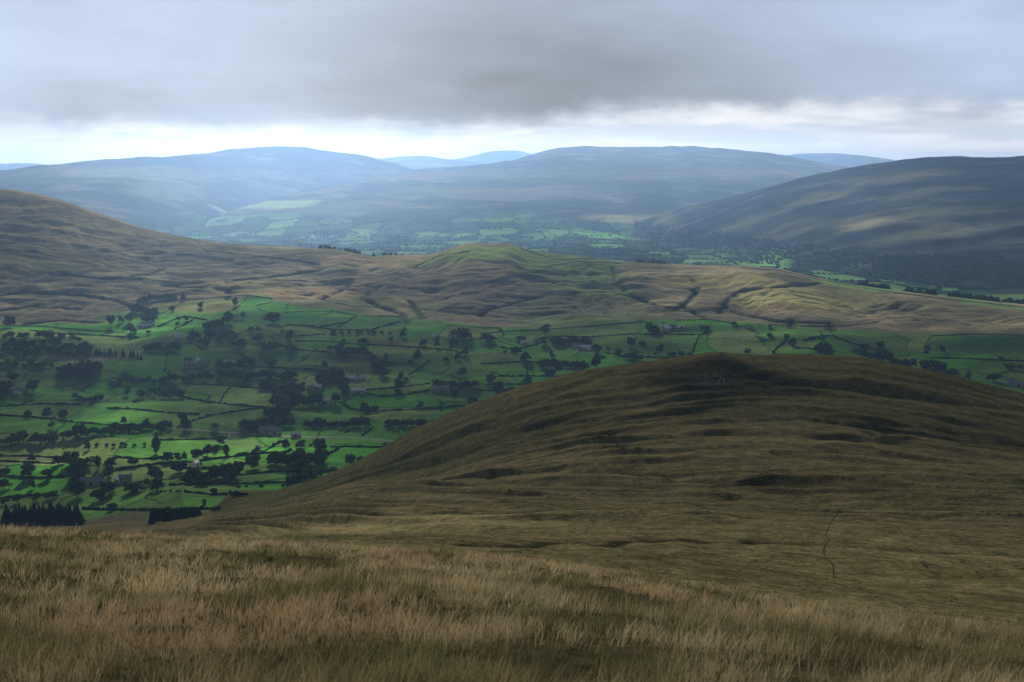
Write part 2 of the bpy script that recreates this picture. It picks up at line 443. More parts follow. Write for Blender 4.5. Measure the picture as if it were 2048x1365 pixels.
def patch(px, py, rx, ry, colr, t=.9, ymin=60., sharp=.35):
    """Ground of another colour (rough pasture, mown field, sunlight put into the colour) on an oval whose centre and edges were read off the photograph."""
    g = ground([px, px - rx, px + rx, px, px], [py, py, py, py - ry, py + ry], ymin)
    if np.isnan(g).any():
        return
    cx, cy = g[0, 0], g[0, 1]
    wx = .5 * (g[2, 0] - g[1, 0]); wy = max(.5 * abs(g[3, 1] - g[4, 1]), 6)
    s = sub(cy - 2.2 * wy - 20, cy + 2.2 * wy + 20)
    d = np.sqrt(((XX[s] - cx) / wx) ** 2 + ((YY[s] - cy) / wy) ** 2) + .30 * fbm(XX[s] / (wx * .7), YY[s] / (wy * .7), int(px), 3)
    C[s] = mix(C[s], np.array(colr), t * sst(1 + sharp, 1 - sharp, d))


ROUGH = (.105, .088, .045)
patch(225, 1038, 95, 8, (.105, .088, .046), .85); patch(120, 1062, 190, 8, (.12, .10, .045), .7); patch(30, 1045, 60, 18, (.07, .09, .03), .5)
patch(620, 770, 42, 7, (.13, .15, .055), .85); patch(590, 762, 30, 5, (.12, .14, .05), .7); patch(780, 772, 75, 9, (.10, .14, .05), .75); patch(755, 683, 60, 8, ROUGH, .8); patch(840, 677, 50, 8, (.07, .10, .04), .6)
patch(720, 722, 90, 12, (.06, .085, .035), .7); patch(90, 713, 45, 3, (.20, .18, .11), .8); patch(190, 718, 75, 4, (.19, .17, .11), .8); patch(1000, 712, 50, 8, (.10, .10, .05), .7)
patch(900, 683, 45, 8, (.06, .12, .035), .6); patch(1310, 695, 95, 14, (.062, .090, .036), .8); patch(1590, 693, 55, 9, (.11, .13, .06), .7); patch(1750, 690, 80, 18, (.075, .10, .045), .7)
patch(640, 738, 120, 8, (.05, .08, .035), .7); patch(75, 918, 75, 4, (.10, .085, .05), .7); patch(40, 750, 90, 26, (.045, .08, .03), .7); patch(920, 795, 70, 10, (.06, .12, .04), .5)
# green in-bye land that climbs onto the moor, and the green cap of the knott
patch(510, 606, 34, 14, (.050, .150, .030), 1, 1500); patch(480, 625, 60, 14, (.050, .130, .030), .9, 1500); patch(330, 612, 48, 11, (.115, .135, .045), .8, 1500); patch(410, 612, 60, 11, (.15, .125, .06), .8, 1500)
patch(270, 630, 60, 10, (.06, .16, .035), .9, 1500); patch(345, 645, 80, 12, (.055, .16, .032), .9, 1500); patch(640, 645, 150, 14, (.046, .118, .032), .9, 1500); patch(740, 648, 70, 9, (.046, .118, .032), .9, 1500)
patch(300, 660, 60, 8, (.06, .16, .032), .8, 1500)
patch(1230, 655, 130, 9, (.05, .12, .035), .8, 1500); patch(1430, 652, 70, 8, (.05, .125, .035), .9, 1500); patch(1960, 690, 110, 20, (.034, .095, .026), .9, 1500)
patch(960, 505, 80, 14, (.105, .150, .038), .95, 1500); patch(1040, 508, 60, 12, (.11, .15, .04), .9, 1500); patch(870, 518, 70, 8, (.12, .15, .045), .8, 1500); patch(1140, 514, 60, 7, (.085, .135, .04), .8, 1500); patch(800, 520, 55, 6, (.19, .15, .07), .8, 1500)
patch(1440, 560, 110, 14, (.17, .15, .05), .7, 1500); patch(1570, 590, 110, 24, (.155, .145, .048), .8, 1500); patch(1690, 600, 110, 24, (.14, .135, .05), .7, 1500); patch(1600, 615, 70, 8, (.17, .13, .06), .7, 1500); patch(1900, 620, 130, 20, (.09, .085, .045), .6, 1500)
patch(620, 590, 110, 12, (.21, .145, .065), .8, 1500); patch(520, 570, 90, 12, (.165, .15, .06), .7, 1500); patch(400, 585, 150, 12, (.15, .125, .06), .6, 1500); patch(860, 570, 250, 25, (.095, .078, .056), .7, 1500); patch(1100, 610, 190, 25, (.088, .075, .055), .7, 1500)
patch(60, 520, 160, 40, (.07, .075, .045), .5, 1500); patch(700, 516, 60, 5, (.23, .16, .10), .7, 1500)
s = sub(2300, 3600)
bandm = sst(CR[0] - 75, CR[0] - 50, YY[s]) * sst(.298, .305, BB[s]) * (fbm(XX[s] / 200, YY[s] / 300, 431, 2) > -.25)
C[s] = mix(C[s], np.array([.095, .17, .045]), .9 * bandm)
# sunlight on meadows of the far dale, put into the colour as paler patches
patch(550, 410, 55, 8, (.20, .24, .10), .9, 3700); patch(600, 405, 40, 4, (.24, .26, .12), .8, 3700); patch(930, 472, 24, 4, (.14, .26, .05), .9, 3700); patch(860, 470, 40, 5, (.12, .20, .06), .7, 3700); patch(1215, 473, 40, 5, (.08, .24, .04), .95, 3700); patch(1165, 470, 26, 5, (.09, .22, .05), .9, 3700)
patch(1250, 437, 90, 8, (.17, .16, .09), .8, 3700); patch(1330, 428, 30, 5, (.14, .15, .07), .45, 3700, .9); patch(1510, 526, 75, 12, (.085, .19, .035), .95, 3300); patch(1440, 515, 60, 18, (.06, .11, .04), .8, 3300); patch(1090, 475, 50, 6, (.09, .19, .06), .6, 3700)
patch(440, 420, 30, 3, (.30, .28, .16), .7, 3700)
patch(1735, 446, 80, 12, (.20, .17, .085), .6, 3700, .8); patch(1850, 470, 110, 10, (.10, .11, .05), .6, 3700, .8); patch(1500, 445, 70, 14, (.08, .10, .05), .6, 3700, .8); patch(1640, 400, 90, 12, (.13, .12, .075), .6, 3700); patch(1820, 352, 130, 10, (.13, .12, .08), .6, 3700); patch(1900, 420, 120, 10, (.11, .12, .06), .5, 3700); patch(1600, 455, 90, 16, (.085, .09, .06), .6, 3700); patch(250, 345, 150, 12, (.16, .14, .10), .6, 3700); patch(330, 385, 110, 22, (.13, .12, .08), .6, 3700); patch(1050, 385, 280, 14, (.11, .095, .065), .6, 3700); patch(700, 415, 140, 10, (.10, .10, .06), .5, 3700)  # tan ovals on the fells: sunlit patches put into the colour
C = np.clip(C, .006, .6)

# ------------------------------------------------------------------ mesh helpers


def mesh_from(name, verts, faces_flat, sizes, mat=None, colattr=None, smooth_=True):
    me = bpy.data.meshes.new(name)
    nv = len(verts)
    me.vertices.add(nv)
    me.vertices.foreach_set('co', np.asarray(verts, np.float32).ravel())
    nl = len(faces_flat); nf = len(sizes)
    me.loops.add(nl)
    me.loops.foreach_set('vertex_index', np.asarray(faces_flat, np.int32))
    me.polygons.add(nf)
    st = np.zeros(nf, np.int32); st[1:] = np.cumsum(sizes)[:-1]
    me.polygons.foreach_set('loop_start', st)
    if not smooth_:
        a = me.attributes.new('sharp_face', 'BOOLEAN', 'FACE')
        a.data.foreach_set('value', np.ones(nf, bool))
    if colattr is not None:
        a = me.attributes.new('Col', 'FLOAT_COLOR', 'POINT')
        cc = np.ones((nv, 4), np.float32); cc[:, :3] = colattr
        a.data.foreach_set('color', cc.ravel())
    me.update(calc_edges=True)
    if mat:
        me.materials.append(mat)
    return me


def link(name, me, parent=None):
    o = bpy.data.objects.new(name, me)
    col.objects.link(o)
    if parent:
        o.parent = parent
    return o


def tag(o, label=None, cat=None, group=None, kind=None):
    if label: o['label'] = label
    if cat: o['category'] = cat
    if group: o['group'] = group
    if kind: o['kind'] = kind
    return o


# ------------------------------------------------------------------ materials
def new_mat(name):
    m = bpy.data.materials.new(name); m.use_nodes = True
    nt = m.node_tree
    b = nt.nodes['Principled BSDF']
    b.inputs['Roughness'].default_value = .95
    b.inputs['Specular IOR Level'].default_value = 0.0
    return m, nt, b


def noise_node(nt, vec, scale, detail=4, rough=.6):
    n = nt.nodes.new('ShaderNodeTexNoise')
    n.inputs['Scale'].default_value = scale; n.inputs['Detail'].default_value = detail; n.inputs['Roughness'].default_value = rough
    if vec is not None:
        nt.links.new(vec, n.inputs['Vector'])
    return n.outputs['Fac']


def ramp(nt, fac, lo, hi, a, b):
    r = nt.nodes.new('ShaderNodeMapRange')
    r.inputs['From Min'].default_value = lo; r.inputs['From Max'].default_value = hi
    r.inputs['To Min'].default_value = a; r.inputs['To Max'].default_value = b
    nt.links.new(fac, r.inputs['Value'])
    return r.outputs['Result']


def mul(nt, a, b, op='MULTIPLY'):
    m = nt.nodes.new('ShaderNodeMath'); m.operation = op
    for i, v in enumerate((a, b)):
        if isinstance(v, (int, float)):
            m.inputs[i].default_value = v
        else:
            nt.links.new(v, m.inputs[i])
    return m.outputs[0]


def scaled(nt, colr, fac):
    v = nt.nodes.new('ShaderNodeVectorMath'); v.operation = 'SCALE'
    nt.links.new(colr, v.inputs[0]); nt.links.new(fac, v.inputs['Scale'])
    return v.outputs[0]


def ground_mat(name, scales, stretch=(1, 1, 1), amt=.5, bump=.0, bscale=1.0):
    m, nt, b = new_mat(name)
    at = nt.nodes.new('ShaderNodeAttribute'); at.attribute_name = 'Col'
    tc_ = nt.nodes.new('ShaderNodeTexCoord')
    mp = nt.nodes.new('ShaderNodeMapping'); mp.inputs['Scale'].default_value = stretch
    nt.links.new(tc_.outputs['Object'], mp.inputs['Vector'])
    f = None
    for sc in scales:
        n = ramp(nt, noise_node(nt, mp.outputs[0], sc, 5, .65), .28, .72, 1 - amt, 1 + amt)
        f = n if f is None else mul(nt, f, n)
    nt.links.new(scaled(nt, at.outputs['Color'], f), b.inputs['Base Color'])
    if bump:
        bp = nt.nodes.new('ShaderNodeBump'); bp.inputs['Strength'].default_value = 1; bp.inputs['Distance'].default_value = bump
        nt.links.new(noise_node(nt, mp.outputs[0], bscale, 5, .65), bp.inputs['Height'])
        nt.links.new(bp.outputs[0], b.inputs['Normal'])
    return m


M_FG = ground_mat('turf', (3.0, .5), (1, 1, 1), .45, .06, 6)
M_HILL = ground_mat('hill grass', (1.1, .25), (.6, 1, 1), .5, .7, .7)
M_VAL = ground_mat('meadow grass', (.5, .08, .02), (1, 1, 1), .22, .5, .3)
M_MOOR = ground_mat('moor grass', (.12, .025), (.7, 1, 1), .33, 1.6, .09)
M_FAR = ground_mat('distant heath', (.03, .008), (.8, 1, 1), .3, 4.0, .03)


def flat_mat(name, colr, rough=.9, var=0, vscale=1.0, spec=0.0):
    m, nt, b = new_mat(name)
    b.inputs['Roughness'].default_value = rough; b.inputs['Specular IOR Level'].default_value = spec
    b.inputs['Base Color'].default_value = (*colr, 1)
    if var:
        tc_ = nt.nodes.new('ShaderNodeTexCoord')
        rg = nt.nodes.new('ShaderNodeRGB'); rg.outputs[0].default_value = (*colr, 1)
        nt.links.new(scaled(nt, rg.outputs[0], ramp(nt, noise_node(nt, tc_.outputs['Object'], vscale, 4), .3, .7, 1 - var, 1 + var)), b.inputs['Base Color'])
    return m


# ------------------------------------------------------------------ terrain meshes
vid = np.arange(NR * NC).reshape(NR, NC)
P = np.stack([XX, YY, Z], -1).reshape(-1, 3)
CF = C.reshape(-1, 3)
quad = np.stack([vid[:-1, :-1], vid[:-1, 1:], vid[1:, 1:], vid[1:, :-1]], -1).reshape(-1, 4)
freg = REG[:-1, :-1].reshape(-1)
INFO = {0: ('hillside', M_FG, 'tussocky foreground hillside covered in straw coloured moor grass', 'hillside'),
        1: ('hill', M_HILL, 'dark rounded grassy hill with terraced slopes beyond the foreground', 'hill'),
        2: ('valley', M_VAL, 'broad green valley floor divided into meadows', 'valley'),
        3: ('moor', M_MOOR, 'brown hummocky moorland ridge cut by stream gullies behind the valley', 'moor'),
        4: ('dale', M_FAR, 'hazy distant dale floor behind the moorland ridge', 'dale'),
        5: ('fell', M_FAR, 'dark blue fell with wooded foot at the right', 'fell'),
        6: ('fell', M_FAR, 'long flat topped blue fell filling the centre distance', 'fell'),
        7: ('fell', M_FAR, 'pale rounded hazy fell at the left distance', 'fell'),
        8: ('fell', M_FAR, 'low faint ridge between the two main fells', 'fell'),
        9: ('fell', M_FAR, 'small flat topped faint peak on the skyline', 'fell'),
        10: ('fell', M_FAR, 'faint far fell behind the right shoulder of the flat topped fell', 'fell'),
        11: ('fell', M_FAR, 'faintest far fell at the left edge of the skyline', 'fell')}
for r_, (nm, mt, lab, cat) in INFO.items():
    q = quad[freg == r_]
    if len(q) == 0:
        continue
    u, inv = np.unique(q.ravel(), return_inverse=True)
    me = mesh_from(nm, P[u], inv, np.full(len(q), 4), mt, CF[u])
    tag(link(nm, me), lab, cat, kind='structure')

# ------------------------------------------------------------------ sun, clouds
SUN_EL, SUN_AZ = math.radians(27), math.radians(-12)      # azimuth from +Y towards +X
S = np.array([math.sin(SUN_AZ) * math.cos(SUN_EL), math.cos(SUN_AZ) * math.cos(SUN_EL), math.sin(SUN_EL)])
sun = bpy.data.lights.new('sun', 'SUN'); sun.energy = SUN_E if 'SUN_E' in globals() else 5.0; sun.angle = math.radians(.5); sun.color = (1, .95, .86)
so = link('sun', sun)
from mathutils import Vector, Matrix
so.rotation_euler = Vector(S).to_track_quat('Z', 'Y').to_euler()
so.location = (0, 0, 900)
H = 3000.0
# gaps in the cloud: (photo px, py of the lit ground, half sizes in px, how open)
GAPS = [(235, 830, 75, 14, .85), (270, 822, 40, 6, .5), (60, 662, 60, 6, .8), (160, 668, 110, 8, .85), (250, 674, 60, 6, .7), (345, 645, 70, 14, .8), (290, 655, 60, 10, .7), (270, 630, 50, 12, .6), (510, 608, 45, 16, .8), (415, 612, 90, 16, .65),
        (60, 945, 75, 14, .85), (95, 932, 60, 10, .5), (230, 892, 190, 11, .65), (420, 893, 130, 14, .85), (540, 890, 70, 14, .75), (470, 925, 90, 14, .6), (600, 900, 90, 16, .5), (100, 895, 110, 10, .5), (280, 925, 200, 25, .42), (130, 860, 90, 8, .4),
        (250, 990, 340, 32, .30), (640, 950, 100, 20, .45), (720, 900, 90, 20, .35), (800, 770, 110, 10, .35), (620, 770, 50, 8, .4), (700, 830, 160, 14, .25),
        (620, 588, 120, 14, .75), (720, 577, 70, 14, .5), (500, 560, 130, 20, .5), (400, 585, 130, 16, .5), (255, 635, 60, 22, .4), (700, 516, 70, 5, .7), (800, 520, 70, 6, .7),
        (955, 505, 75, 14, .8), (1040, 510, 55, 10, .75), (1160, 516, 60, 7, .5), (870, 518, 60, 7, .6), (450, 500, 80, 14, .35), (280, 470, 60, 10, .4), (220, 440, 60, 8, .35),
        (1440, 560, 90, 14, .75), (1570, 590, 100, 24, .75), (1690, 605, 110, 26, .55), (1600, 625, 100, 8, .5), (1380, 590, 60, 16, .5), (1280, 590, 60, 16, .4), (1840, 640, 130, 14, .3), (1100, 560, 160, 10, .22), (1560, 665, 100, 10, .45), (1440, 655, 90, 8, .4), (1250, 655, 100, 8, .3), (1580, 695, 60, 10, .5), (1450, 700, 110, 9, .4),
        (1680, 568, 70, 4, .8)]
GAPS_FAR = [(560, 408, 90, 11, .9), (440, 420, 40, 5, .8), (930, 470, 70, 10, .7), (860, 455, 60, 14, .4), (1200, 472, 70, 9, .9), (1110, 475, 60, 9, .5), (1270, 435, 110, 9, .7), (1510, 527, 80, 11, .85), (1160, 352, 260, 10, .6), (1450, 356, 160, 8, .6), (1600, 354, 60, 6, .8), (1120, 375, 220, 12, .35),
            (230, 345, 160, 16, .55), (330, 380, 120, 26, .45), (400, 405, 60, 10, .5), (500, 325, 160, 16, .45), (620, 340, 120, 25, .5), (1730, 445, 90, 22, .6), (1700, 415, 120, 14, .4), (1560, 440, 120, 30, .25), (1900, 345, 160, 12, .35), (1750, 360, 100, 20, .35), (750, 440, 200, 14, .25), (1000, 400, 250, 20, .25)]
GAPS_NEAR = [(1000, 1140, 420, 40, .60), (560, 1115, 300, 30, .45), (1350, 1185, 260, 40, .55), (120, 1080, 220, 16, .45), (850, 1060, 320, 24, .30), (1000, 975, 120, 14, .25), (420, 1070, 200, 14, .28), (1650, 1235, 240, 30, .40), (900, 1260, 900, 70, .30), (1100, 740, 90, 22, .12)]
cyg = np.concatenate([np.linspace(-2600, 0, 30, endpoint=False), np.linspace(0, 4600, 400, endpoint=False), np.linspace(4600, 12000, 160)])
nom = np.interp(cyg, [-3000, 0, 60, 600, 1150, 2500, 3500, 4500, 9500, 13000], [0, 0, -20, -150, -440, -410, -280, -460, -50, -50])
CX = np.linspace(-1, 1, 420)
GX = CX[None, :] * (np.maximum(cyg, 900)[:, None] * .8 + 300); GY = cyg[:, None] + 0 * GX
trans = np.zeros(GX.shape)
for lst, ym in ((GAPS, 900.), (GAPS_FAR, 3400.), (GAPS_NEAR, 6.)):
    for (px, py, rx, ry, a) in lst:
        g = ground([px, px - rx, px + rx, px, px], [py, py, py, py - ry, py + ry], ym)
        if np.isnan(g[0]).any():
            continue
        d = np.hypot(g[1:, 0] - g[0, 0], g[1:, 1] - g[0, 1])
        wx = np.nanmin(d[:2]) if not np.isnan(d[:2]).all() else rx * g[0, 1] / F
        wy = np.nanmin(d[2:]) if not np.isnan(d[2:]).all() else 60.
        wy = np.clip(wy, 12, 900)
        # project the ground spot up the sun ray to the cloud, and express it at the nominal level used by the grid
        zn = np.interp(g[0, 1], cyg, nom); k = (zn - g[0, 2]) / S[2]
        gx, gy = g[0, 0] + S[0] * k, g[0, 1] + S[1] * k
        m = (np.abs(GX - gx) < 2.4 * wx) & (np.abs(GY - gy) < 2.4 * wy)
        q = ((GX[m] - gx) / wx) ** 2 + ((GY[m] - gy) / wy) ** 2
        nz = 1 + .55 * fbm(GX[m] / (wx * .8) + px, GY[m] / (wy * .8), int(py), 3)
        v = (min(1., a * 1.3) if a > .6 else a * .9) * sst(2.0, .35, q * np.clip(nz, .3, 2))
        trans[m] = 1 - (1 - trans[m]) * (1 - v)
base_t = .14 + .11 * sst(-.1, .5, fbm(GX / 420, GY / 300, 777, 3)) + .10 * np.exp(-((GY - 30) / 85) ** 2 - ((GX - 5) / 160) ** 2) + .30 * sst(2200, 2750, GY) * (1 - sst(3500, 4300, GY))
dap = fbm(GX / 1150, GY / 1500, 779, 3)
far_t = .34 + .60 * sst(-.12, .30, dap) + .50 * np.exp(-((GX / (GY + 20) + .22) / .15) ** 2)
base_t = base_t + sst(3600, 4700, GY) * np.clip(far_t + .22 * np.exp(-((GX / (GY + 20) - .36) / .14) ** 2) * (1 - sst(6800, 8000, GY)) + .35 * sst(9000, 11000, GY) - .08, 0, .92)
trans = np.clip(np.maximum(trans, base_t), 0, .97)
kk = (H - nom)[:, None] / S[2]
billows = 60 * fbm(GX / 500, GY / 500, 888, 3)
CP_ = np.stack([GX + S[0] * kk, GY + S[1] * kk, H + billows * 1.0], -1)
# the relief moves a point along the sun ray, so that the gap stays over its meadow
CP_[..., 0] += S[0] / S[2] * billows; CP_[..., 1] += S[1] / S[2] * billows
n0, n1_ = GX.shape
vi = np.arange(n0 * n1_).reshape(n0, n1_)
q = np.stack([vi[:-1, :-1], vi[1:, :-1], vi[1:, 1:], vi[:-1, 1:]], -1).reshape(-1, 4)
M_CLOUD = bpy.data.materials.new('cloud'); M_CLOUD.use_nodes = True
nt = M_CLOUD.node_tree; nt.nodes.clear()
at = nt.nodes.new('ShaderNodeAttribute'); at.attribute_name = 'Col'
tr = nt.nodes.new('ShaderNodeBsdfTransparent'); tl = nt.nodes.new('ShaderNodeBsdfTranslucent'); tl.inputs['Color'].default_value = (.118, .115, .11, 1)
mx = nt.nodes.new('ShaderNodeMixShader'); ou = nt.nodes.new('ShaderNodeOutputMaterial')
nt.links.new(at.outputs['Fac'], mx.inputs[0]); nt.links.new(tl.outputs[0], mx.inputs[1]); nt.links.new(tr.outputs[0], mx.inputs[2]); nt.links.new(mx.outputs[0], ou.inputs[0])
me = mesh_from('cloud', CP_.reshape(-1, 3), q.ravel(), np.full(len(q), 4), M_CLOUD, np.repeat(trans.reshape(-1, 1), 3, 1))
tag(link('cloud', me), 'grey broken cloud layer overhead with gaps that let sunlight through', 'cloud', kind='structure')

# an added, unseen higher sheet that shades the air beyond the fells
H2 = 6200.0
gy2 = np.linspace(12200, 25500, 42); gx2 = np.linspace(-19000, 19000, 60)
X2, Y2 = np.meshgrid(gx2, gy2)
k2 = (H2 + 50) / S[2]
b2 = 90 * fbm(X2 / 1500, Y2 / 1500, 889, 3)
P2_ = np.stack([X2 + S[0] * k2, Y2 + S[1] * k2, H2 + b2], -1)
vi = np.arange(X2.size).reshape(X2.shape)
q = np.stack([vi[:-1, :-1], vi[1:, :-1], vi[1:, 1:], vi[:-1, 1:]], -1).reshape(-1, 4)
t2 = .30 + .25 * sst(-.2, .5, fbm(X2 / 3000, Y2 / 2000, 891, 3))
tag(link('cloud', mesh_from('cloud', P2_.reshape(-1, 3), q.ravel(), np.full(len(q), 4), M_CLOUD, np.repeat(t2.reshape(-1, 1), 3, 1))), 'added unseen sheet shading the air beyond the far fells', 'cloud', kind='structure')

# ------------------------------------------------------------------ world: daylight sky behind a procedural cloud cover
W = bpy.data.worlds.new('World'); scene.world = W; W.use_nodes = True
nt = W.node_tree; nt.nodes.clear()
L = nt.links.new


def M(op, a, b=None, c=None):
    m = nt.nodes.new('ShaderNodeMath'); m.operation = op
    for i, v in enumerate((a, b, c)):
        if v is None: continue
        if isinstance(v, (int, float)): m.inputs[i].default_value = v
        else: L(v, m.inputs[i])
    return m.outputs[0]


def SS(lo, hi, v, a=0., b=1.):
    r = nt.nodes.new('ShaderNodeMapRange'); r.interpolation_type = 'SMOOTHSTEP'
    r.inputs['From Min'].default_value = lo; r.inputs['From Max'].default_value = hi; r.inputs['To Min'].default_value = a; r.inputs['To Max'].default_value = b
    L(v, r.inputs['Value']); return r.outputs['Result']


def XYZ(a, b, c):
    n = nt.nodes.new('ShaderNodeCombineXYZ')
    for i, v in enumerate((a, b, c)):
        if isinstance(v, (int, float)): n.inputs[i].default_value = v
        else: L(v, n.inputs[i])
    return n.outputs[0]


def MIXC(f, a, b):
    n = nt.nodes.new('ShaderNodeMix'); n.data_type = 'RGBA'
    if isinstance(f, (int, float)): n.inputs[0].default_value = f
    else: L(f, n.inputs[0])
    for i, v in ((6, a), (7, b)):
        if isinstance(v, tuple): n.inputs[i].default_value = (*v, 1)
        else: L(v, n.inputs[i])
    return n.outputs[2]


tc_ = nt.nodes.new('ShaderNodeTexCoord')
sep = nt.nodes.new('ShaderNodeSeparateXYZ'); L(tc_.outputs['Generated'], sep.inputs[0])
dx, dy, dz = sep.outputs
el = M('MULTIPLY', M('ARCSINE', dz), 57.2958)
az = M('MULTIPLY', M('ARCTAN2', dx, dy), 57.2958)


def GA(ca, sa, ce, se):
    a = M('DIVIDE', M('SUBTRACT', az, ca), sa); b = M('DIVIDE', M('SUBTRACT', el, ce), se)
    return M('EXPONENT', M('MULTIPLY', M('ADD', M('MULTIPLY', a, a), M('MULTIPLY', b, b)), -1.))


inv = M('DIVIDE', 1., M('ADD', M('MAXIMUM', dz, 0.), .05))
plane = XYZ(M('MULTIPLY', dx, inv), M('MULTIPLY', dy, inv), 0.)
npl = noise_node(nt, plane, .55, 5, .55)
nst = noise_node(nt, XYZ(M('MULTIPLY', az, .11), M('MULTIPLY', el, .95), 3.1), 1.0, 5, .55)
nst2 = noise_node(nt, XYZ(M('MULTIPLY', az, .22), M('MULTIPLY', el, .35), 9.1), 1.0, 4, .5)
nbr = noise_node(nt, XYZ(M('MULTIPLY', az, .05), M('MULTIPLY', el, .16), 1.7), 1.0, 3, .5)
# lower edge of the dark cloud deck, in degrees above the horizon
rag = noise_node(nt, XYZ(M('MULTIPLY', az, .55), M('MULTIPLY', el, 1.1), 5.5), 1.0, 6, .6)
edge_ = M('ADD', M('ADD', SS(0., 5., az, 1.75, 2.75), M('MULTIPLY', M('SUBTRACT', nst2, .5), 2.2)), M('MULTIPLY', M('SUBTRACT', rag, .5), 1.5))
deck = SS(-.75, 1.0, M('SUBTRACT', el, edge_))
b = M('ADD', .375, M('MULTIPLY', M('SUBTRACT', nbr, .5), .46))
b = M('ADD', b, M('MULTIPLY', M('SUBTRACT', npl, .5), .15))
b = M('ADD', b, M('MULTIPLY', M('SUBTRACT', rag, .5), .07))
b = M('SUBTRACT', b, M('MULTIPLY', GA(0., 11., 4.6, 3.4), .11))
b = M('ADD', b, M('MULTIPLY', GA(-18., 9., 6.0, 3.4), .17))
b = M('ADD', b, M('MULTIPLY', GA(-29., 5., 4.5, 4.5), .22))
b = M('ADD', b, M('MULTIPLY', GA(27., 9., 6.5, 4.), .19))
b = M('ADD', b, M('MULTIPLY', GA(19., 5., 3.2, 1.), .06))
deckc = nt.nodes.new('ShaderNodeVectorMath'); deckc.operation = 'SCALE'
L(MIXC(SS(.30, .56, b), (.80, .96, 1.22), (.82, 1.0, 1.30)), deckc.inputs[0]); L(b, deckc.inputs['Scale'])
low = MIXC(SS(.42, .60, nst), (.62, .67, .76), (.92, .91, .95))
low = MIXC(SS(1.5, .1, el), low, (.98, .77, .58))
cl = MIXC(deck, low, deckc.outputs[0])
sky = nt.nodes.new('ShaderNodeTexSky'); sky.sky_type = 'NISHITA'; sky.sun_disc = False
sky.sun_elevation = SUN_EL; sky.sun_rotation = SUN_AZ
skyc = nt.nodes.new('ShaderNodeVectorMath'); skyc.operation = 'SCALE'; L(sky.outputs[0], skyc.inputs[0]); skyc.inputs['Scale'].default_value = .1
full = MIXC(.93, skyc.outputs[0], cl)
# an overcast sky is brightest towards the hidden sun and darker overhead and behind
dim = M('MULTIPLY', SS(.30, .84, dy, .50, 1.), SS(9.5, 28., el, 1., .50))
fv = nt.nodes.new('ShaderNodeVectorMath'); fv.operation = 'SCALE'; L(full, fv.inputs[0]); L(dim, fv.inputs['Scale'])
bg = nt.nodes.new('ShaderNodeBackground'); L(fv.outputs[0], bg.inputs[0]); bg.inputs[1].default_value = .40
ow = nt.nodes.new('ShaderNodeOutputWorld'); L(bg.outputs[0], ow.inputs[0])

# ------------------------------------------------------------------ haze
zlo, zhi = Z.min() - 1, Z.max() + 25
hx, hy0, hy1 = 20500, -400, 24300
hv = [(x, y, z) for z in (zlo, zhi) for y in (hy0, hy1) for x in (-hx, hx)]
hf = [0, 2, 3, 1, 4, 5, 7, 6, 0, 1, 5, 4, 2, 6, 7, 3, 0, 4, 6, 2, 1, 3, 7, 5]
mh = bpy.data.materials.new('haze'); mh.use_nodes = True
nt = mh.node_tree; nt.nodes.clear()
pv = nt.nodes.new('ShaderNodeVolumePrincipled'); pv.inputs['Color'].default_value = (.37, .62, 1.0, 1); pv.inputs['Density'].default_value = 5.1e-5; pv.inputs['Anisotropy'].default_value = .6
oh = nt.nodes.new('ShaderNodeOutputMaterial'); nt.links.new(pv.outputs[0], oh.inputs['Volume'])
tag(link('haze', mesh_from('haze', hv, hf, np.full(6, 4), mh)), 'pale blue haze filling the air over the valley', 'haze', kind='stuff')

# ------------------------------------------------------------------ camera
cam = bpy.data.cameras.new('camera'); cam.sensor_width = 36; cam.lens = 35.0; cam.clip_start = .1; cam.clip_end = 120000
co = link('camera', cam); co.rotation_euler = (math.pi / 2 - PITCH, 0, 0)
cam.dof.use_dof = True; cam.dof.focus_distance = 300; cam.dof.aperture_fstop = 2.0
scene.camera = co
vs = scene.view_settings; vs.view_transform = 'Standard'; vs.look = 'None'; vs.exposure = 1.5; vs.gamma = 1
scene.cycles.use_denoising = True
scene.cycles.max_bounces = 5; scene.cycles.diffuse_bounces = 2; scene.cycles.transparent_max_bounces = 12

# ------------------------------------------------------------------ foreground grass (blades in tufts)
M_BLADE, nt, bb_ = new_mat('dry grass blades')
at = nt.nodes.new('ShaderNodeAttribute'); at.attribute_name = 'Col'
nt.links.new(at.outputs['Color'], bb_.inputs['Base Color'])
df = nt.nodes.new('ShaderNodeBsdfDiffuse'); tl_ = nt.nodes.new('ShaderNodeBsdfTranslucent'); ms = nt.nodes.new('ShaderNodeMixShader'); ms.inputs[0].default_value = .45
nt.links.new(at.outputs['Color'], df.inputs[0]); nt.links.new(at.outputs['Color'], tl_.inputs[0]); nt.links.new(df.outputs[0], ms.inputs[1]); nt.links.new(tl_.outputs[0], ms.inputs[2])
nt.links.new(ms.outputs[0], nt.nodes['Material Output'].inputs[0])
NT = 56000
g = np.random.default_rng(21)
Yt = np.exp(g.uniform(math.log(4.2), math.log(270), NT)); bt = g.uniform(-.66, .66, NT)
Xt = bt * (Yt + 20)
pn = fbm(Xt / 2.2, Yt / 2.6, 600, 3) ; pg = fbm(Xt / 5.0 + 9, Yt / 4.0, 610, 3); pr = fbm(Xt / 7 + 4, Yt / 9, 620, 2)
keepm = (g.uniform(0, 1, NT) < .82 + 1.3 * pn)
Xt, Yt, pn, pg, pr = [a[keepm] for a in (Xt, Yt, pn, pg, pr)]
NT = len(Xt)
NBL = 13
X0 = np.repeat(Xt, NBL); Y0 = np.repeat(Yt, NBL); PN = np.repeat(pn, NBL); PG = np.repeat(pg, NBL); PR = np.repeat(pr, NBL)
N = len(X0)
rad = np.repeat(g.uniform(.05, .20, NT), NBL) * (1 + .012 * Y0)
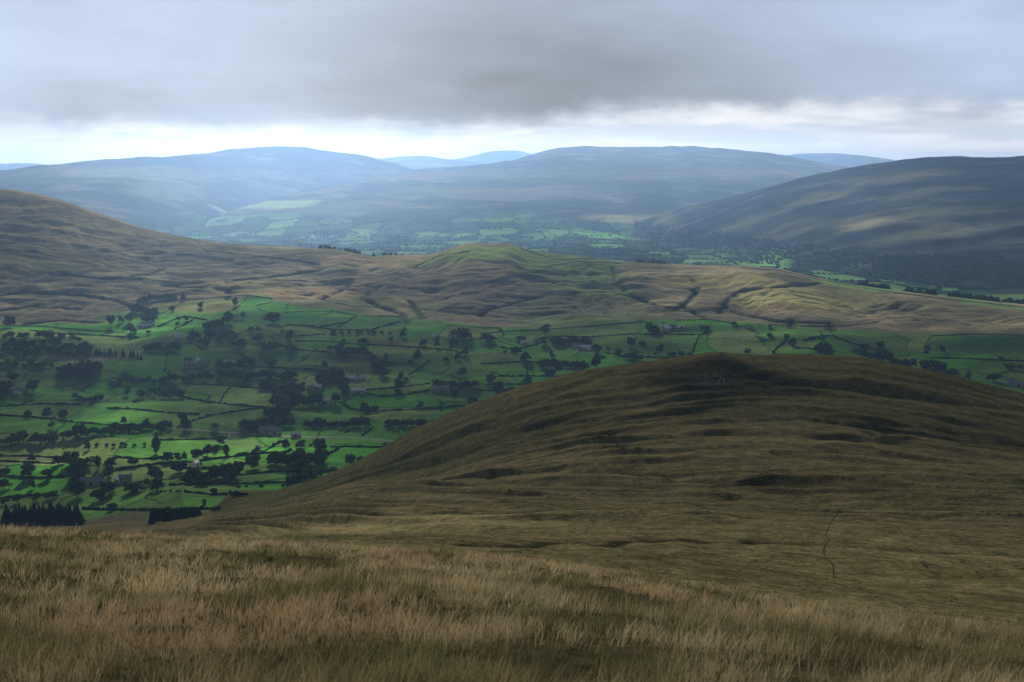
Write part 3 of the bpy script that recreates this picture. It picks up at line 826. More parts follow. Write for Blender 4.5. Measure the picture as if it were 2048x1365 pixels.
ang = g.uniform(0, 2 * math.pi, N); rr = rad * np.sqrt(g.uniform(0, 1, N))
Xb = X0 + rr * np.cos(ang); Yb = Y0 + rr * np.sin(ang)
Zb = zat(Xb, Yb) - .03
hgt = np.repeat(g.uniform(.16, .40, NT), NBL) * g.uniform(.55, 1.25, N) * (1 + .35 * PN) * np.where(PG > .22, .72, 1.)
hgt = hgt * (1 - .45 * sst(55, 130, Y0))
seed_head = g.uniform(0, 1, N) < .12
hgt = np.where(seed_head, hgt * 1.45, hgt)
lean = .18 + .62 * g.uniform(0, 1, N) ** 1.5; la = np.repeat(g.normal(.1, .9, NT), NBL) + g.normal(0, .8, N)
lx = hgt * lean * np.cos(la) + .5 * rr * np.cos(ang); ly = hgt * lean * np.sin(la) + .5 * rr * np.sin(ang)
wd = np.maximum(.0032, .00036 * Y0) * g.uniform(.7, 1.3, N)
fa = g.uniform(0, math.pi, N) * .6
wx_, wy_ = wd * np.cos(fa), wd * np.sin(fa) * .5
V = np.zeros((N, 5, 3), np.float32)
V[:, 0] = np.stack([Xb - wx_, Yb - wy_, Zb], -1); V[:, 1] = np.stack([Xb + wx_, Yb + wy_, Zb], -1)
mx_, my_, mz_ = Xb + lx * .35, Yb + ly * .35, Zb + hgt * .62
V[:, 2] = np.stack([mx_ - wx_ * .8, my_ - wy_ * .8, mz_], -1); V[:, 3] = np.stack([mx_ + wx_ * .8, my_ + wy_ * .8, mz_], -1)
V[:, 4] = np.stack([Xb + lx, Yb + ly, Zb + hgt], -1)
u = g.uniform(0, 1, N)
straw = mix(np.array([.285, .215, .115]), np.array([.40, .325, .20]), u)
straw = mix(straw, np.array([.33, .215, .125]), np.clip(.15 + 1.6 * PR, 0, 1) * .75)
green = mix(np.array([.055, .062, .024]), np.array([.125, .120, .050]), g.uniform(0, 1, N))
gr = np.clip(sst(-.12, .22, PG + .25 * (u - .5)) * .9 + .25 * (g.uniform(0, 1, N) < .35), 0, 1)
cb = mix(straw, green, gr)
Cb = np.zeros((N, 5, 3), np.float32)
cb = cb * np.repeat(g.uniform(.70, 1.12, NT), NBL)[:, None] * (1 + .35 * np.clip(PN, -1, 1))[:, None]
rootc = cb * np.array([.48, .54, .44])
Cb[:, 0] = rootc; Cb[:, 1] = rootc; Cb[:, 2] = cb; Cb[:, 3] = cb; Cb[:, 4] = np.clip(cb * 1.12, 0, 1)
bi = (np.arange(N) * 5)[:, None]
fl = np.concatenate([bi + np.array([[0, 1, 3, 2]]), bi + np.array([[2, 3, 4]])], 1).ravel()
sz = np.tile([4, 3], N)
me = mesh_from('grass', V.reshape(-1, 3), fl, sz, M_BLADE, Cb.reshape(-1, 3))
tag(link('grass', me), 'long straw coloured moor grass leaning in the wind on the near hillside', 'grass', kind='stuff')

# ------------------------------------------------------------------ foliage meshes
def leaf_mat(name, a, b):
    m, nt, pb = new_mat(name)
    oi = nt.nodes.new('ShaderNodeObjectInfo'); tc_ = nt.nodes.new('ShaderNodeTexCoord')
    mx = nt.nodes.new('ShaderNodeMix'); mx.data_type = 'RGBA'
    mx.inputs[6].default_value = (*a, 1); mx.inputs[7].default_value = (*b, 1)
    nt.links.new(oi.outputs['Random'], mx.inputs[0])
    n = ramp(nt, noise_node(nt, tc_.outputs['Object'], 9.0, 3), .3, .7, .55, 1.5)
    nt.links.new(scaled(nt, mx.outputs[2], n), pb.inputs['Base Color'])
    return m


M_LEAF = leaf_mat('broadleaf foliage', (.018, .042, .017), (.050, .082, .026))
M_LEAF2 = leaf_mat('olive foliage', (.028, .050, .017), (.070, .082, .028))
M_CONI = flat_mat('conifer needles', (.008, .016, .010), .85, .35, .5)
M_BARK = flat_mat('bark', (.06, .05, .04), .9, .3, 2)
M_HEDGE = flat_mat('hedge leaves', (.013, .028, .012), .85, .4, .4)
M_WALLS = flat_mat('dry stone', (.085, .085, .078), .95, .4, .8)
ICO = None


def ico():
    global ICO
    if ICO is None:
        t = (1 + 5 ** .5) / 2
        v = np.array([(-1, t, 0), (1, t, 0), (-1, -t, 0), (1, -t, 0), (0, -1, t), (0, 1, t), (0, -1, -t), (0, 1, -t), (t, 0, -1), (t, 0, 1), (-t, 0, -1), (-t, 0, 1)], float)
        v /= np.linalg.norm(v[0])
        f = np.array([(0, 11, 5), (0, 5, 1), (0, 1, 7), (0, 7, 10), (0, 10, 11), (1, 5, 9), (5, 11, 4), (11, 10, 2), (10, 7, 6), (7, 1, 8), (3, 9, 4), (3, 4, 2), (3, 2, 6), (3, 6, 8), (3, 8, 9), (4, 9, 5), (2, 4, 11), (6, 2, 10), (8, 6, 7), (9, 8, 1)])
        ICO = (v, f)
    return ICO


def leaf_cloud(lobes, n, size, r):
    """lobes: (cx, cy, cz, rx, ry, rz). Leaf clumps on the lobes and a rough core in each."""
    vs_, fs, sz = [], [], []
    nv = 0
    iv, if_ = ico()
    for (cx, cy, cz, rx, ry, rz) in lobes:
        jit = 1 + r.normal(0, .10, (12, 1))
        v = iv * jit * np.array([rx, ry, rz]) * .80 + np.array([cx, cy, cz])
        vs_.append(v); fs.append((if_ + nv).ravel()); sz += [3] * 20; nv += 12
    vol = np.array([l[3] * l[4] + l[5] * l[3] for l in lobes]); cnt = np.maximum(3, (n * vol / vol.sum()).astype(int))
    for (cx, cy, cz, rx, ry, rz), k in zip(lobes, cnt):
        d = r.normal(0, 1, (k, 3)); d /= np.linalg.norm(d, axis=1)[:, None]
        rad = r.uniform(.72, 1.10, (k, 1))
        p = d * rad * np.array([rx, ry, rz]) + np.array([cx, cy, cz])
        nrm = d + r.normal(0, .55, (k, 3)); nrm /= np.linalg.norm(nrm, axis=1)[:, None]
        t = np.cross(nrm, r.normal(0, 1, (k, 3))); t /= np.linalg.norm(t, axis=1)[:, None] + 1e-9
        bt_ = np.cross(nrm, t)
        s1 = size * r.uniform(.6, 1.3, (k, 1)); s2 = s1 * r.uniform(.6, 1., (k, 1))
        q = np.stack([p - t * s1, p - bt_ * s2, p + t * s1, p + bt_ * s2], 1)
        vs_.append(q.reshape(-1, 3)); fs.append(np.arange(nv, nv + 4 * k)); sz += [4] * k; nv += 4 * k
    return np.concatenate(vs_), np.concatenate(fs), np.array(sz)


def trunk_geo(h, r0, limbs, r):
    vs_, fs, sz = [], [], []
    nv = 0

    def tube(a, b, ra, rb):
        nonlocal nv
        a, b = np.array(a), np.array(b)
        d = (b - a) / np.linalg.norm(b - a); t = np.cross(d, [.3, .9, .2]); t /= np.linalg.norm(t); w_ = np.cross(d, t)
        for p, rr_ in ((a, ra), (b, rb)):
            for k in range(6):
                an = k * math.pi / 3
                vs_.append(p + rr_ * (math.cos(an) * t + math.sin(an) * w_))
        for k in range(6):
            fs.extend([nv + k, nv + (k + 1) % 6, nv + 6 + (k + 1) % 6, nv + 6 + k]); sz.append(4)
        nv += 12
    tube((0, 0, -.05), (.01, 0, h), r0, r0 * .6)
    for i in range(limbs):
        an = i * 2 * math.pi / limbs + r.uniform(-.4, .4)
        tube((.01, 0, h * .8), (math.cos(an) * .22, math.sin(an) * .22, h + r.uniform(.12, .3)), r0 * .5, r0 * .18)
    return np.array(vs_), np.array(fs), np.array(sz)


def crown_lobes(kind, r):
    L_ = []
    if kind == 'round':
        L_.append((0, 0, .52, .31, .31, .38))
        for i in range(9):
            an = i * 2.4 + r.uniform(-.3, .3); z = r.uniform(.24, .84)
            q = .26 * math.sin(min(1, (1.02 - z) / .5) * 1.57) + .05
            L_.append((q * math.cos(an), q * math.sin(an), z, r.uniform(.13, .2), r.uniform(.13, .2), r.uniform(.11, .17)))
    elif kind == 'wide':
        for i in range(10):
            an = i * 2.4; q = r.uniform(.1, .42)
            L_.append((q * math.cos(an), q * math.sin(an), .62 - .5 * q + r.uniform(-.08, .10), r.uniform(.16, .24), r.uniform(.16, .24), r.uniform(.12, .17)))
        L_.append((0, 0, .5, .36, .36, .32))
    elif kind == 'tall':
        for i in range(8):
            z = .17 + i * .105; q = .17 * math.sin((z - .08) / .95 * 3.1) + .03
            an = i * 2.4
            L_.append((.05 * math.cos(an), .05 * math.sin(an), z, q, q, .12))
    elif kind == 'open':
        for i in range(8):
            an = i * 2.4 + r.uniform(-.5, .5); q = r.uniform(.12, .30); z = r.uniform(.28, .88)
            L_.append((q * math.cos(an), q * math.sin(an), z, r.uniform(.10, .15), r.uniform(.10, .15), r.uniform(.08, .12)))
    elif kind == 'bush':
        for i in range(6):
            an = i * 2.4; q = r.uniform(0, .4)
            L_.append((q * math.cos(an), q * math.sin(an), r.uniform(.32, .58), r.uniform(.25, .38), r.uniform(.25, .38), r.uniform(.26, .38)))
    return L_


r_ = np.random.default_rng(5)
CROWN = {}
for kind, nvar, n_, sz_ in (('round', 4, 620, .055), ('wide', 3, 620, .055), ('tall', 2, 460, .045), ('open', 2, 420, .050), ('bush', 3, 260, .10)):
    CROWN[kind] = []
    for i in range(nvar):
        v, f, s_ = leaf_cloud(crown_lobes(kind, r_), n_, sz_, r_)
        me = mesh_from('crown', v, f, s_, M_LEAF2 if i % 3 == 2 else M_LEAF, None, False)
        tv, tf, ts = trunk_geo(.42 if kind != 'bush' else .25, .030 if kind != 'bush' else .02, 5, r_)
        tm = mesh_from('trunk', tv, tf, ts, M_BARK)
        # crown and trunk in one mesh for the copies too small to show parts
        fv = np.concatenate([v, tv]); ff = np.concatenate([f, tf + len(v)]); fs_ = np.concatenate([s_, ts])
        om = mesh_from('tree', fv, ff, fs_, M_LEAF2 if i % 3 == 2 else M_LEAF, None, False)
        om.materials.append(M_BARK)
        mi = np.zeros(len(fs_), np.int32); mi[len(s_):] = 1
        om.polygons.foreach_set('material_index', mi)
        CROWN[kind].append((me, tm, om))
CROWN['conifer'] = []
for i in range(4):
    vs_, fs, sz = [], [], []; nv = 0
    for tier in range(13):
        z = .10 + tier * .07; rad = (1 - z) * .20 + .012
        for k in range(16):
            an = k * math.pi / 8 + tier * .7 + r_.uniform(-.1, .1); q = rad * r_.uniform(.7, 1.2)
            c_, s_ = math.cos(an), math.sin(an); w_ = rad * .30
            p0 = np.array([0, 0, z + .06]); tip = np.array([c_ * q, s_ * q, z - .03])
            side = np.array([-s_ * w_, c_ * w_, 0]); midp = (p0 + tip) / 2 + np.array([0, 0, .0])
            vs_ += [p0, midp - side, tip, midp + side]; fs += [nv, nv + 1, nv + 2, nv + 3]; sz.append(4); nv += 4
    # leader and stem core
    for k in range(6):
        an = k * math.pi / 3
        vs_ += [np.array([math.cos(an) * .10, math.sin(an) * .10, .1])]
    vs_ += [np.array([0, 0, 1.])]
    for k in range(6):
        fs += [nv + k, nv + (k + 1) % 6, nv + 6]; sz.append(3)
    v, f, s_ = np.array(vs_), np.array(fs), np.array(sz)
    me = mesh_from('crown', v, f, s_, M_CONI, None, False)
    tv, tf, ts = trunk_geo(.2, .02, 0, r_)
    tm = mesh_from('trunk', tv, tf, ts, M_BARK)
    fv = np.concatenate([v, tv]); ff = np.concatenate([f, tf + len(v)]); fs_ = np.concatenate([s_, ts])
    om = mesh_from('tree', fv, ff, fs_, M_CONI, None, False)
    CROWN['conifer'].append((me, tm, om))

# ------------------------------------------------------------------ labels: landmarks one can find in the photograph
MARKS = [(296, 651, 'the white farm below the moor'), (472, 637, 'the cottage by the upper pasture'), (395, 728, 'the grey hamlet'), (38, 785, 'the left edge farm'),
         (240, 830, 'the brightest meadow'), (225, 963, 'the long barn at lower left'), (391, 931, 'the lone white gable'), (85, 1035, 'the big conifer plantation'), (345, 1040, 'the smaller conifer plantation'),
         (545, 865, 'the roadside barns'), (650, 803, 'the pale stone barn'), (712, 757, 'the central white farmhouse'), (882, 778, 'the farm by the hill flank'), (905, 673, 'the central moor foot farm'),
         (1165, 697, 'the white roofed farm'), (1332, 657, 'the farm above the hilltop'), (2020, 765, 'the right edge farm'), (156, 745, 'the square plantation'), (600, 972, 'the hill flank pines'),
         (545, 637, 'the lone dark copse'), (315, 888, 'the tall hedgerow tree'), (1440, 709, 'the hilltop'), (740, 818, 'the paired field oaks')]
ORD = ['', 'nearest', 'second nearest', 'third nearest', 'fourth nearest', 'fifth nearest', 'sixth nearest', 'seventh nearest', 'eighth nearest', 'ninth nearest', 'tenth nearest', 'eleventh nearest', 'twelfth nearest', 'thirteenth nearest', 'fourteenth nearest', 'fifteenth nearest', 'sixteenth nearest']
PENDING = []      # (object, photo x, photo y, what it looks like)


def where(px, py):
    best = min(MARKS, key=lambda m: math.hypot(px - m[0], 1.6 * (py - m[1])))
    dx_, dy_ = px - best[0], 1.8 * (py - best[1])
    if abs(dx_) > abs(dy_):
        rel = 'right of' if dx_ > 0 else 'left of'
    else:
        rel = 'in front of' if dy_ > 0 else 'behind'
    return rel, best[2], math.hypot(dx_, dy_)


def settle_labels():
    grp = {}
    for o, px, py, look in PENDING:
        rel, mk, d = where(px, py)
        grp.setdefault((look, rel, mk), []).append((d, o))
    for (look, rel, mk), lst in grp.items():
        lst.sort(key=lambda t: t[0])
        for i, (d, o) in enumerate(lst):
            o['label'] = f'{look} {rel} {mk}' + (f', {ORD[min(i + 1, len(ORD) - 1)]}' if len(lst) > 1 else '')


# ------------------------------------------------------------------ trees
LOOK = {'round': 'dark round crowned tree', 'wide': 'broad spreading tree', 'tall': 'tall slim tree', 'open': 'thin open crowned tree', 'bush': 'low dark bush', 'conifer': 'dark pointed conifer'}
NAME = {'bush': 'bush', 'conifer': 'conifer_tree'}
FARMS = [(297, 652), (284, 655), (304, 649), (472, 639), (357, 676), (378, 731), (395, 727), (404, 731), (412, 728), (457, 724), (36, 788), (26, 786), (46, 785), (186, 969), (252, 964), (240, 965), (391, 934), (714, 759), (704, 761), (727, 759), (717, 785), (650, 807), (622, 782), (636, 779), (868, 674), (905, 677), (880, 781), (892, 781), (870, 781), (1325, 653), (1334, 661), (1345, 657), (1363, 655), (1331, 667), (1152, 697), (1171, 700), (1162, 701), (1050, 688), (1072, 684), (536, 866), (549, 868), (592, 873), (2014, 766), (2023, 770), (2036, 773)]
TREES = []        # (size in px, kind, world pos, height, width, px, py, label or None, group)


def tree(px, py, wpx, hpx=None, kind='round', label=None, group='trees scattered over the valley fields', ymin=900.):
    if kind != 'conifer' and any(abs(px - bx) < 13 and -3 < py - by < 15 for bx, by in FARMS):
        return          # the farmsteads stand clear of the trees in front of them
    g_ = ground([px], [py], ymin)[0]
    if np.isnan(g_[0]):
        return
    dep = math.hypot(g_[1], g_[2])
    m = dep / F
    wpx *= .94
    hpx = hpx or wpx * {'round': 1.08, 'wide': .85, 'tall': 1.55, 'open': 1.2, 'bush': .7, 'conifer': 2.2}[kind]
    TREES.append((wpx * hpx, kind, g_, hpx * m * 1.06, wpx * m, px, py, label, group))


def wood(pts, n, wpx, spread, label, group, kinds=('round', 'round', 'wide', 'tall'), jitter=.25, ymin=900.):
    p = np.array(pts, float)
    sl = np.concatenate([[0], np.cumsum(np.hypot(np.diff(p[:, 0]), np.diff(p[:, 1])))])
    if 'conifer' not in kinds and 'bush' not in kinds: n = int(n * 1.9); spread *= 1.45; wpx *= .84
    for i in range(n):
        t = (i + .5 + random.uniform(-.4, .4)) / n * sl[-1]
        x = np.interp(t, sl, p[:, 0]); y = np.interp(t, sl, p[:, 1]) + random.uniform(-1, 1) * spread
        tree(x, y, wpx * random.uniform(1 - jitter, 1 + jitter), (wpx * random.uniform(1.0, 1.4) if 'conifer' in kinds else None), random.choice(kinds), label, group, ymin)


for a in [(19, 655, 24), (222, 651, 17, 20), (242, 645, 13), (260, 645, 18), (345, 623, 18, 13, 'bush'), (402, 616, 12), (471, 613, 12, 18, 'tall'), (457, 592, 14), (367, 601, 12), (310, 656, 13, 14), (357, 642, 9), (373, 642, 9),
          (456, 647, 22, 24), (486, 637, 10, 14), (28, 764, 22, 20), (67, 785, 26, 26), (325, 797, 15, 18), (341, 797, 24, 22), (362, 795, 20, 16), (310, 793, 9, 18, 'open'), (285, 797, 20, 18), (255, 792, 13, 20, 'open'),
          (56, 836, 15, 16), (94, 836, 19, 22), (126, 842, 18, 23), (105, 858, 17, 24, 'open'), (248, 849, 12, 16, 'open'), (366, 846, 18, 22), (373, 859, 22, 22), (430, 859, 16, 14), (497, 861, 24, 18), (422, 807, 22, 6, 'bush'),
          (313, 908, 17, 34, 'tall'), (175, 900, 12, 16, 'open'), (63, 924, 16, 18, 'open'), (141, 930, 34, 26), (156, 950, 36, 36), (118, 930, 24, 20), (150, 962, 34, 26), (165, 946, 22, 26), (180, 930, 26, 18, 'open'), (196, 938, 14, 26, 'tall'), (222, 934, 26, 20), (220, 952, 16, 22), (268, 931, 30, 16, 'wide'),
          (335, 925, 24, 22), (355, 923, 15, 18), (369, 922, 11, 20, 'open'), (394, 920, 25, 23), (415, 912, 17, 24), (430, 913, 20, 24), (441, 890, 16, 16, 'open'), (453, 913, 13, 23, 'tall'), (510, 935, 22, 34, 'wide'),
          (12, 953, 28, 20, 'wide'), (56, 953, 26, 27), (96, 955, 28, 20, 'wide'), (8, 977, 30, 20, 'wide'), (65, 978, 12, 17), (310, 958, 32, 28), (360, 945, 30, 22), (155, 994, 34, 30), (217, 988, 32, 28), (268, 985, 42, 22), (315, 982, 26, 28), (200, 1000, 36, 24), (225, 1020, 20, 15), (408, 1007, 8, 9), (428, 990, 22, 16, 'wide'), (293, 972, 14, 14), (207, 958, 26, 14, 'wide'),
          (545, 648, 32, 24), (502, 665, 13, 12), (517, 664, 12, 12), (564, 666, 6, 8), (580, 680, 16, 20), (517, 684, 24, 14), (667, 676, 12, 18), (685, 698, 15, 20), (678, 708, 22, 20), (807, 676, 14, 20), (727, 689, 20, 14, 'wide'), (782, 685, 11, 12), (847, 692, 18, 14), (875, 695, 12, 22), (483, 696, 16, 20), (582, 703, 26, 14), (660, 703, 12, 12), (835, 722, 16, 24), (822, 726, 16, 8, 'bush'),
          (772, 728, 10, 22, 'open'), (542, 738, 25, 20), (507, 736, 8, 10), (650, 738, 14, 18), (607, 721, 8, 10), (577, 762, 22, 22), (797, 778, 19, 20), (795, 790, 18, 12), (802, 762, 14, 18), (812, 763, 12, 8), (910, 801, 16, 22), (945, 811, 23, 20), (841, 817, 14, 14), (730, 826, 22, 22), (750, 825, 20, 14), (800, 823, 12, 8, 'bush'), (925, 752, 18, 16), (982, 762, 22, 16, 'wide'), (992, 788, 14, 22),
          (916, 720, 14, 18), (892, 725, 14, 11), (907, 698, 16, 14), (930, 712, 22, 18, 'open'), (571, 901, 20, 22), (602, 896, 22, 16), (640, 908, 28, 30), (514, 907, 20, 14), (505, 938, 32, 28), (770, 896, 14, 10), (701, 930, 22, 24), (721, 925, 14, 14), (667, 946, 18, 14), (620, 945, 7, 8), (594, 944, 9, 8), (627, 945, 8, 7), (478, 977, 12, 8, 'bush'), (493, 976, 7, 8), (522, 976, 12, 9), (566, 975, 8, 7),
          (975, 682, 28, 16), (1042, 684, 28, 14, 'wide'), (1090, 670, 22, 22), (1072, 692, 18, 20), (1085, 690, 16, 16), (1031, 710, 24, 17), (1051, 722, 22, 18), (1010, 708, 9, 8), (1195, 708, 18, 20), (1103, 718, 16, 22, 'open'), (1192, 736, 18, 30), (1262, 694, 20, 20), (1285, 690, 22, 8, 'bush'), (1237, 711, 18, 14), (1320, 710, 16, 22), (1345, 712, 24, 10, 'bush'), (1362, 712, 16, 10), (1378, 712, 12, 8), (1310, 712, 8, 9), (1350, 656, 16, 14), (1409, 662, 23, 13, 'bush'), (1467, 651, 14, 8), (1100, 756, 22, 18), (981, 765, 18, 16), (1055, 770, 18, 17), (997, 782, 20, 20), (1000, 793, 20, 22), (1022, 790, 28, 14), (1216, 700, 8, 6, 'bush'),
          (1495, 708, 14, 10), (1573, 680, 12, 12), (1585, 692, 14, 18), (1538, 673, 18, 7, 'bush'), (1640, 710, 26, 20), (1656, 710, 24, 18), (1648, 703, 26, 18), (1712, 708, 20, 12), (1728, 708, 18, 22), (1760, 696, 18, 14, 'open'), (1826, 735, 14, 18), (1853, 714, 18, 24, 'open'), (1884, 706, 12, 14), (1936, 758, 14, 12), (1986, 763, 32, 18, 'wide'), (2043, 775, 20, 20), (2001, 724, 12, 12, 'open'), (2018, 738, 24, 12), (2042, 737, 18, 8, 'bush'), (1905, 752, 34, 16, 'wide'),
          (270, 806, 18, 8, 'bush'), (300, 790, 12, 14), (462, 672, 14, 12), (1000, 663, 8, 6, 'bush'), (1540, 655, 10, 6, 'bush')]:
    tree(*a)
RG = ('round', 'wide', 'round')
for a in [([(278, 610), (300, 603), (330, 600), (352, 600)], 9, 13, 1.5, 'dark tree in the curved wood above the white farm', 'trees in the curved wood at upper left', RG),
          ([(262, 625), (290, 625), (312, 637), (300, 643), (285, 645)], 10, 16, 3, 'dark tree in the copse directly behind the white farm', 'trees of the copse by the white farm', RG),
          ([(262, 665), (285, 662), (300, 668)], 5, 14, 2, 'dark tree in the clump in front of the white farm below the moor', 'trees in front of the white farm', RG),
          ([(408, 655), (425, 660), (442, 655)], 6, 18, 4, 'dark tree in the thick copse left of the upper cottage', 'trees of the copse by the upper cottage', RG),
          ([(0, 675), (60, 678), (120, 680), (165, 682)], 10, 17, 2, 'dark tree in the hedgerow below the sunlit strip at left', 'hedgerow trees below the sunlit strip', ('round', 'wide', 'bush')),
          ([(5, 712), (60, 708), (185, 708), (120, 698), (10, 700)], 18, 20, 5, 'dark tree in the wide mixed wood at the left under the sunlit strip', 'trees of the wide left wood', ('round', 'wide', 'open')),
          ([(375, 682), (430, 684), (488, 690)], 11, 18, 6, 'dark tree in the wood between the upper cottage and the hamlet', 'trees of the wood above the hamlet', RG),
          ([(288, 700), (330, 706), (360, 700)], 6, 20, 3, 'dark tree in the clump right of the long dark shelter belt', 'trees right of the shelter belt', RG),
          ([(187, 710), (235, 713), (288, 720)], 12, 13, 2, 'dark conifer in the long shelter belt left of the hamlet', 'conifers of the long shelter belt', ('conifer',)),
          ([(365, 725), (410, 740), (440, 738), (508, 730)], 8, 21, 5, 'dark tree around the grey hamlet left of centre', 'trees around the hamlet', RG),
          ([(0, 735), (50, 736), (105, 736)], 7, 16, 2, 'dark tree in the row left of the square plantation', 'row left of the square plantation', RG),
          ([(112, 752), (200, 753), (116, 745), (200, 744), (120, 759), (204, 758)], 20, 17, 3, 'dark tree packed inside the square plantation at left', 'trees of the square plantation', ('round', 'tall')),
          ([(232, 766), (300, 768), (370, 764), (440, 762), (510, 760)], 13, 19, 3, 'dark tree in the woodland strip behind the three round trees', 'trees of the woodland strip', RG),
          ([(0, 800), (12, 790), (15, 778)], 4, 24, 4, 'dark tree beside the farmstead at the left edge', 'trees by the left farmstead', RG),
          ([(148, 797), (165, 806), (182, 808), (198, 802), (206, 793)], 7, 15, 1.5, 'dark tree in the curved thicket behind the brightest meadow', 'curved thicket trees', RG),
          ([(222, 776), (238, 770)], 3, 13, 2, 'dark tree at the top of the curved thicket', 'upper thicket trees', RG),
          ([(0, 890), (60, 886), (120, 878), (200, 870), (280, 862), (345, 859)], 20, 22, 3, 'dark tree in the long wooded belt in front of the brightest meadow', 'trees of the long wooded belt', ('round', 'round', 'wide')),
          ([(172, 892), (222, 893), (295, 892)], 8, 11, 1, 'clipped bush in the hedge row left of the tall hedgerow tree', 'hedge bushes by the tall tree', ('bush',)),
          ([(367, 962), (400, 966), (440, 962), (484, 950)], 10, 26, 4, 'dark tree in the wood below the white gable', 'trees of the lower wood', RG),
          ([(0, 1012), (30, 1008), (80, 1000), (130, 994)], 3, 28, 2, 'dark tree in the diagonal belt behind the big conifer plantation', 'trees of the diagonal belt', RG),
          ([(308, 984), (375, 986)], 7, 7, .5, 'small bush in the neat row right of the long barn', 'bushes right of the long barn', ('bush',)),
          ([(677, 669), (730, 668), (785, 668)], 8, 11, .8, 'low bush in the hedge under the moor left of the central farm', 'bushes under the moor', ('bush',)),
          ([(892, 678), (915, 674), (937, 676)], 6, 19, 3, 'dark tree sheltering the central farm below the moor', 'trees of the central farm', RG),
          ([(525, 700), (545, 698), (560, 700)], 4, 16, 2, 'dark tree in the field clump right of the upper wood', 'field clump trees', RG),
          ([(675, 712), (710, 712), (745, 714)], 6, 17, 2, 'dark tree in the hedge wood behind the white farmhouse', 'trees of the hedge wood', RG),
          ([(745, 728), (762, 742), (768, 758)], 7, 22, 4, 'dark tree in the big wood right of the white farmhouse', 'trees of the big central wood', ('round', 'wide')),
          ([(482, 758), (540, 759), (595, 757)], 8, 17, 2, 'dark tree in the row behind the diagonal wood', 'row behind the diagonal wood', RG),
          ([(525, 777), (560, 785), (605, 793)], 10, 22, 4, 'dark tree in the diagonal wood left of the white farmhouse', 'trees of the diagonal wood', RG),
          ([(638, 768), (670, 758), (692, 775), (690, 790)], 9, 22, 4, 'dark tree close around the white farmhouse at the valley centre', 'trees around the white farmhouse', RG),
          ([(540, 815), (580, 815), (630, 812), (672, 808)], 9, 23, 3, 'dark tree behind the pale stone barn', 'trees by the pale stone barn', RG),
          ([(535, 838), (560, 832), (582, 825)], 6, 23, 3, 'dark tree linking the barn wood to the roadside wood', 'link wood trees', RG),
          ([(480, 856), (525, 857), (590, 855)], 8, 22, 3, 'dark tree in the roadside wood above the roadside barns', 'roadside wood trees', RG),
          ([(610, 856), (670, 856), (740, 855)], 8, 20, 2, 'dark tree in the middle of the long road wood', 'long road wood trees', RG),
          ([(768, 856), (815, 855), (870, 856)], 7, 22, 2, 'dark tree where the road wood meets the hill', 'trees by the hill', RG),
          ([(540, 925), (580, 930), (620, 928), (652, 925)], 9, 28, 4, 'dark tree in the rounded wood left of the hill flank', 'rounded wood trees', RG),
          ([(866, 777), (905, 777), (952, 778)], 8, 18, 2, 'dark tree in the wood by the farm nearest the hill flank', 'farm wood trees', RG),
          ([(1105, 690), (1140, 690), (1182, 690)], 8, 18, 2, 'dark tree behind the white roofed farm', 'trees behind the white roofed farm', RG),
          ([(1080, 733), (1120, 735), (1175, 742)], 8, 18, 2, 'dark tree in the row in front of the white roofed farm', 'row before the white roofed farm', RG),
          ([(1250, 716), (1268, 720), (1282, 722)], 4, 16, 1, 'dark tree in the short row left of the hilltop', 'short row trees', RG),
          ([(1294, 656), (1308, 668), (1320, 667)], 5, 17, 2, 'dark tree left of the upper farm above the hilltop', 'upper farm trees', RG),
          ([(1720, 714), (1760, 722), (1815, 736)], 8, 20, 3, 'dark tree in the stream wood behind the right shoulder of the hill', 'stream wood trees', RG),
          ([(1846, 742), (1870, 738), (1888, 745)], 5, 22, 3, 'dark tree in the clump left of the farm at the right edge', 'right clump trees', RG)]:
    wood(*a)
# conifer plantations (stand in blocks)
for i in range(96):
    t = i / 95
    tree(12 + 148 * t + random.uniform(-3, 3), random.choice([1050, 1044, 1037]) + random.uniform(-3, 3), random.uniform(20, 28), random.uniform(19, 33), 'conifer', 'dark conifer packed in the big plantation at lower left', 'conifers of the big plantation')
for i in range(44):
    t = i / 43
    tree(303 + 95 * t, 1050 - 22 * t * random.uniform(.75, 1.0) - random.uniform(0, 6) * (1 - t), random.uniform(18, 24), (27 - 11 * t) * random.uniform(.8, 1.1), 'conifer', 'dark conifer in the smaller plantation against the hill slope', 'conifers of the smaller plantation')
for i in range(8):
    tree(574 + 4 * i, 974 - 1.0 * i, 11, random.uniform(26, 34), 'conifer', 'tall dark pine standing against the hill flank', 'pines against the hill flank')
for i in range(8):
    tree(604 + 5.5 * i, 965 - 2 * i, 15, 16, 'round', 'dark tree in the thicket right of the pines', 'thicket right of the pines')

TREES.sort(key=lambda t: -t[0])
seen = {}
spare = []
for (area, kind, p, h, w, px, py, lab, grp_) in TREES:
    nm = NAME.get(kind, 'broadleaf_tree')
    seen[nm] = seen.get(nm, 0) + 1
    if seen[nm] > 296:
        spare.append((kind, p, h, w)); continue
    me, tm, om = random.choice(CROWN[kind])
    wm_ = {'round': .80, 'wide': 1.05, 'tall': .40, 'open': .72, 'bush': 1.25, 'conifer': .42}[kind]
    sc = (w / wm_, w / wm_, h)
    if area > 330 and kind != 'bush':
        root = bpy.data.objects.new(nm, None); col.objects.link(root); root.empty_display_size = .1
        link('crown', me, root); link('trunk', tm, root)
    else:
        root = link(nm, om)
    root.location = p; root.scale = sc; root.rotation_euler = (0, 0, random.uniform(0, 6.28))
    tag(root, lab, {'bush': 'bush', 'conifer': 'conifer'}.get(kind, 'tree'), grp_)
    if not lab:
        PENDING.append((root, px, py, LOOK[kind]))
        if 'group' in root: del root['group']


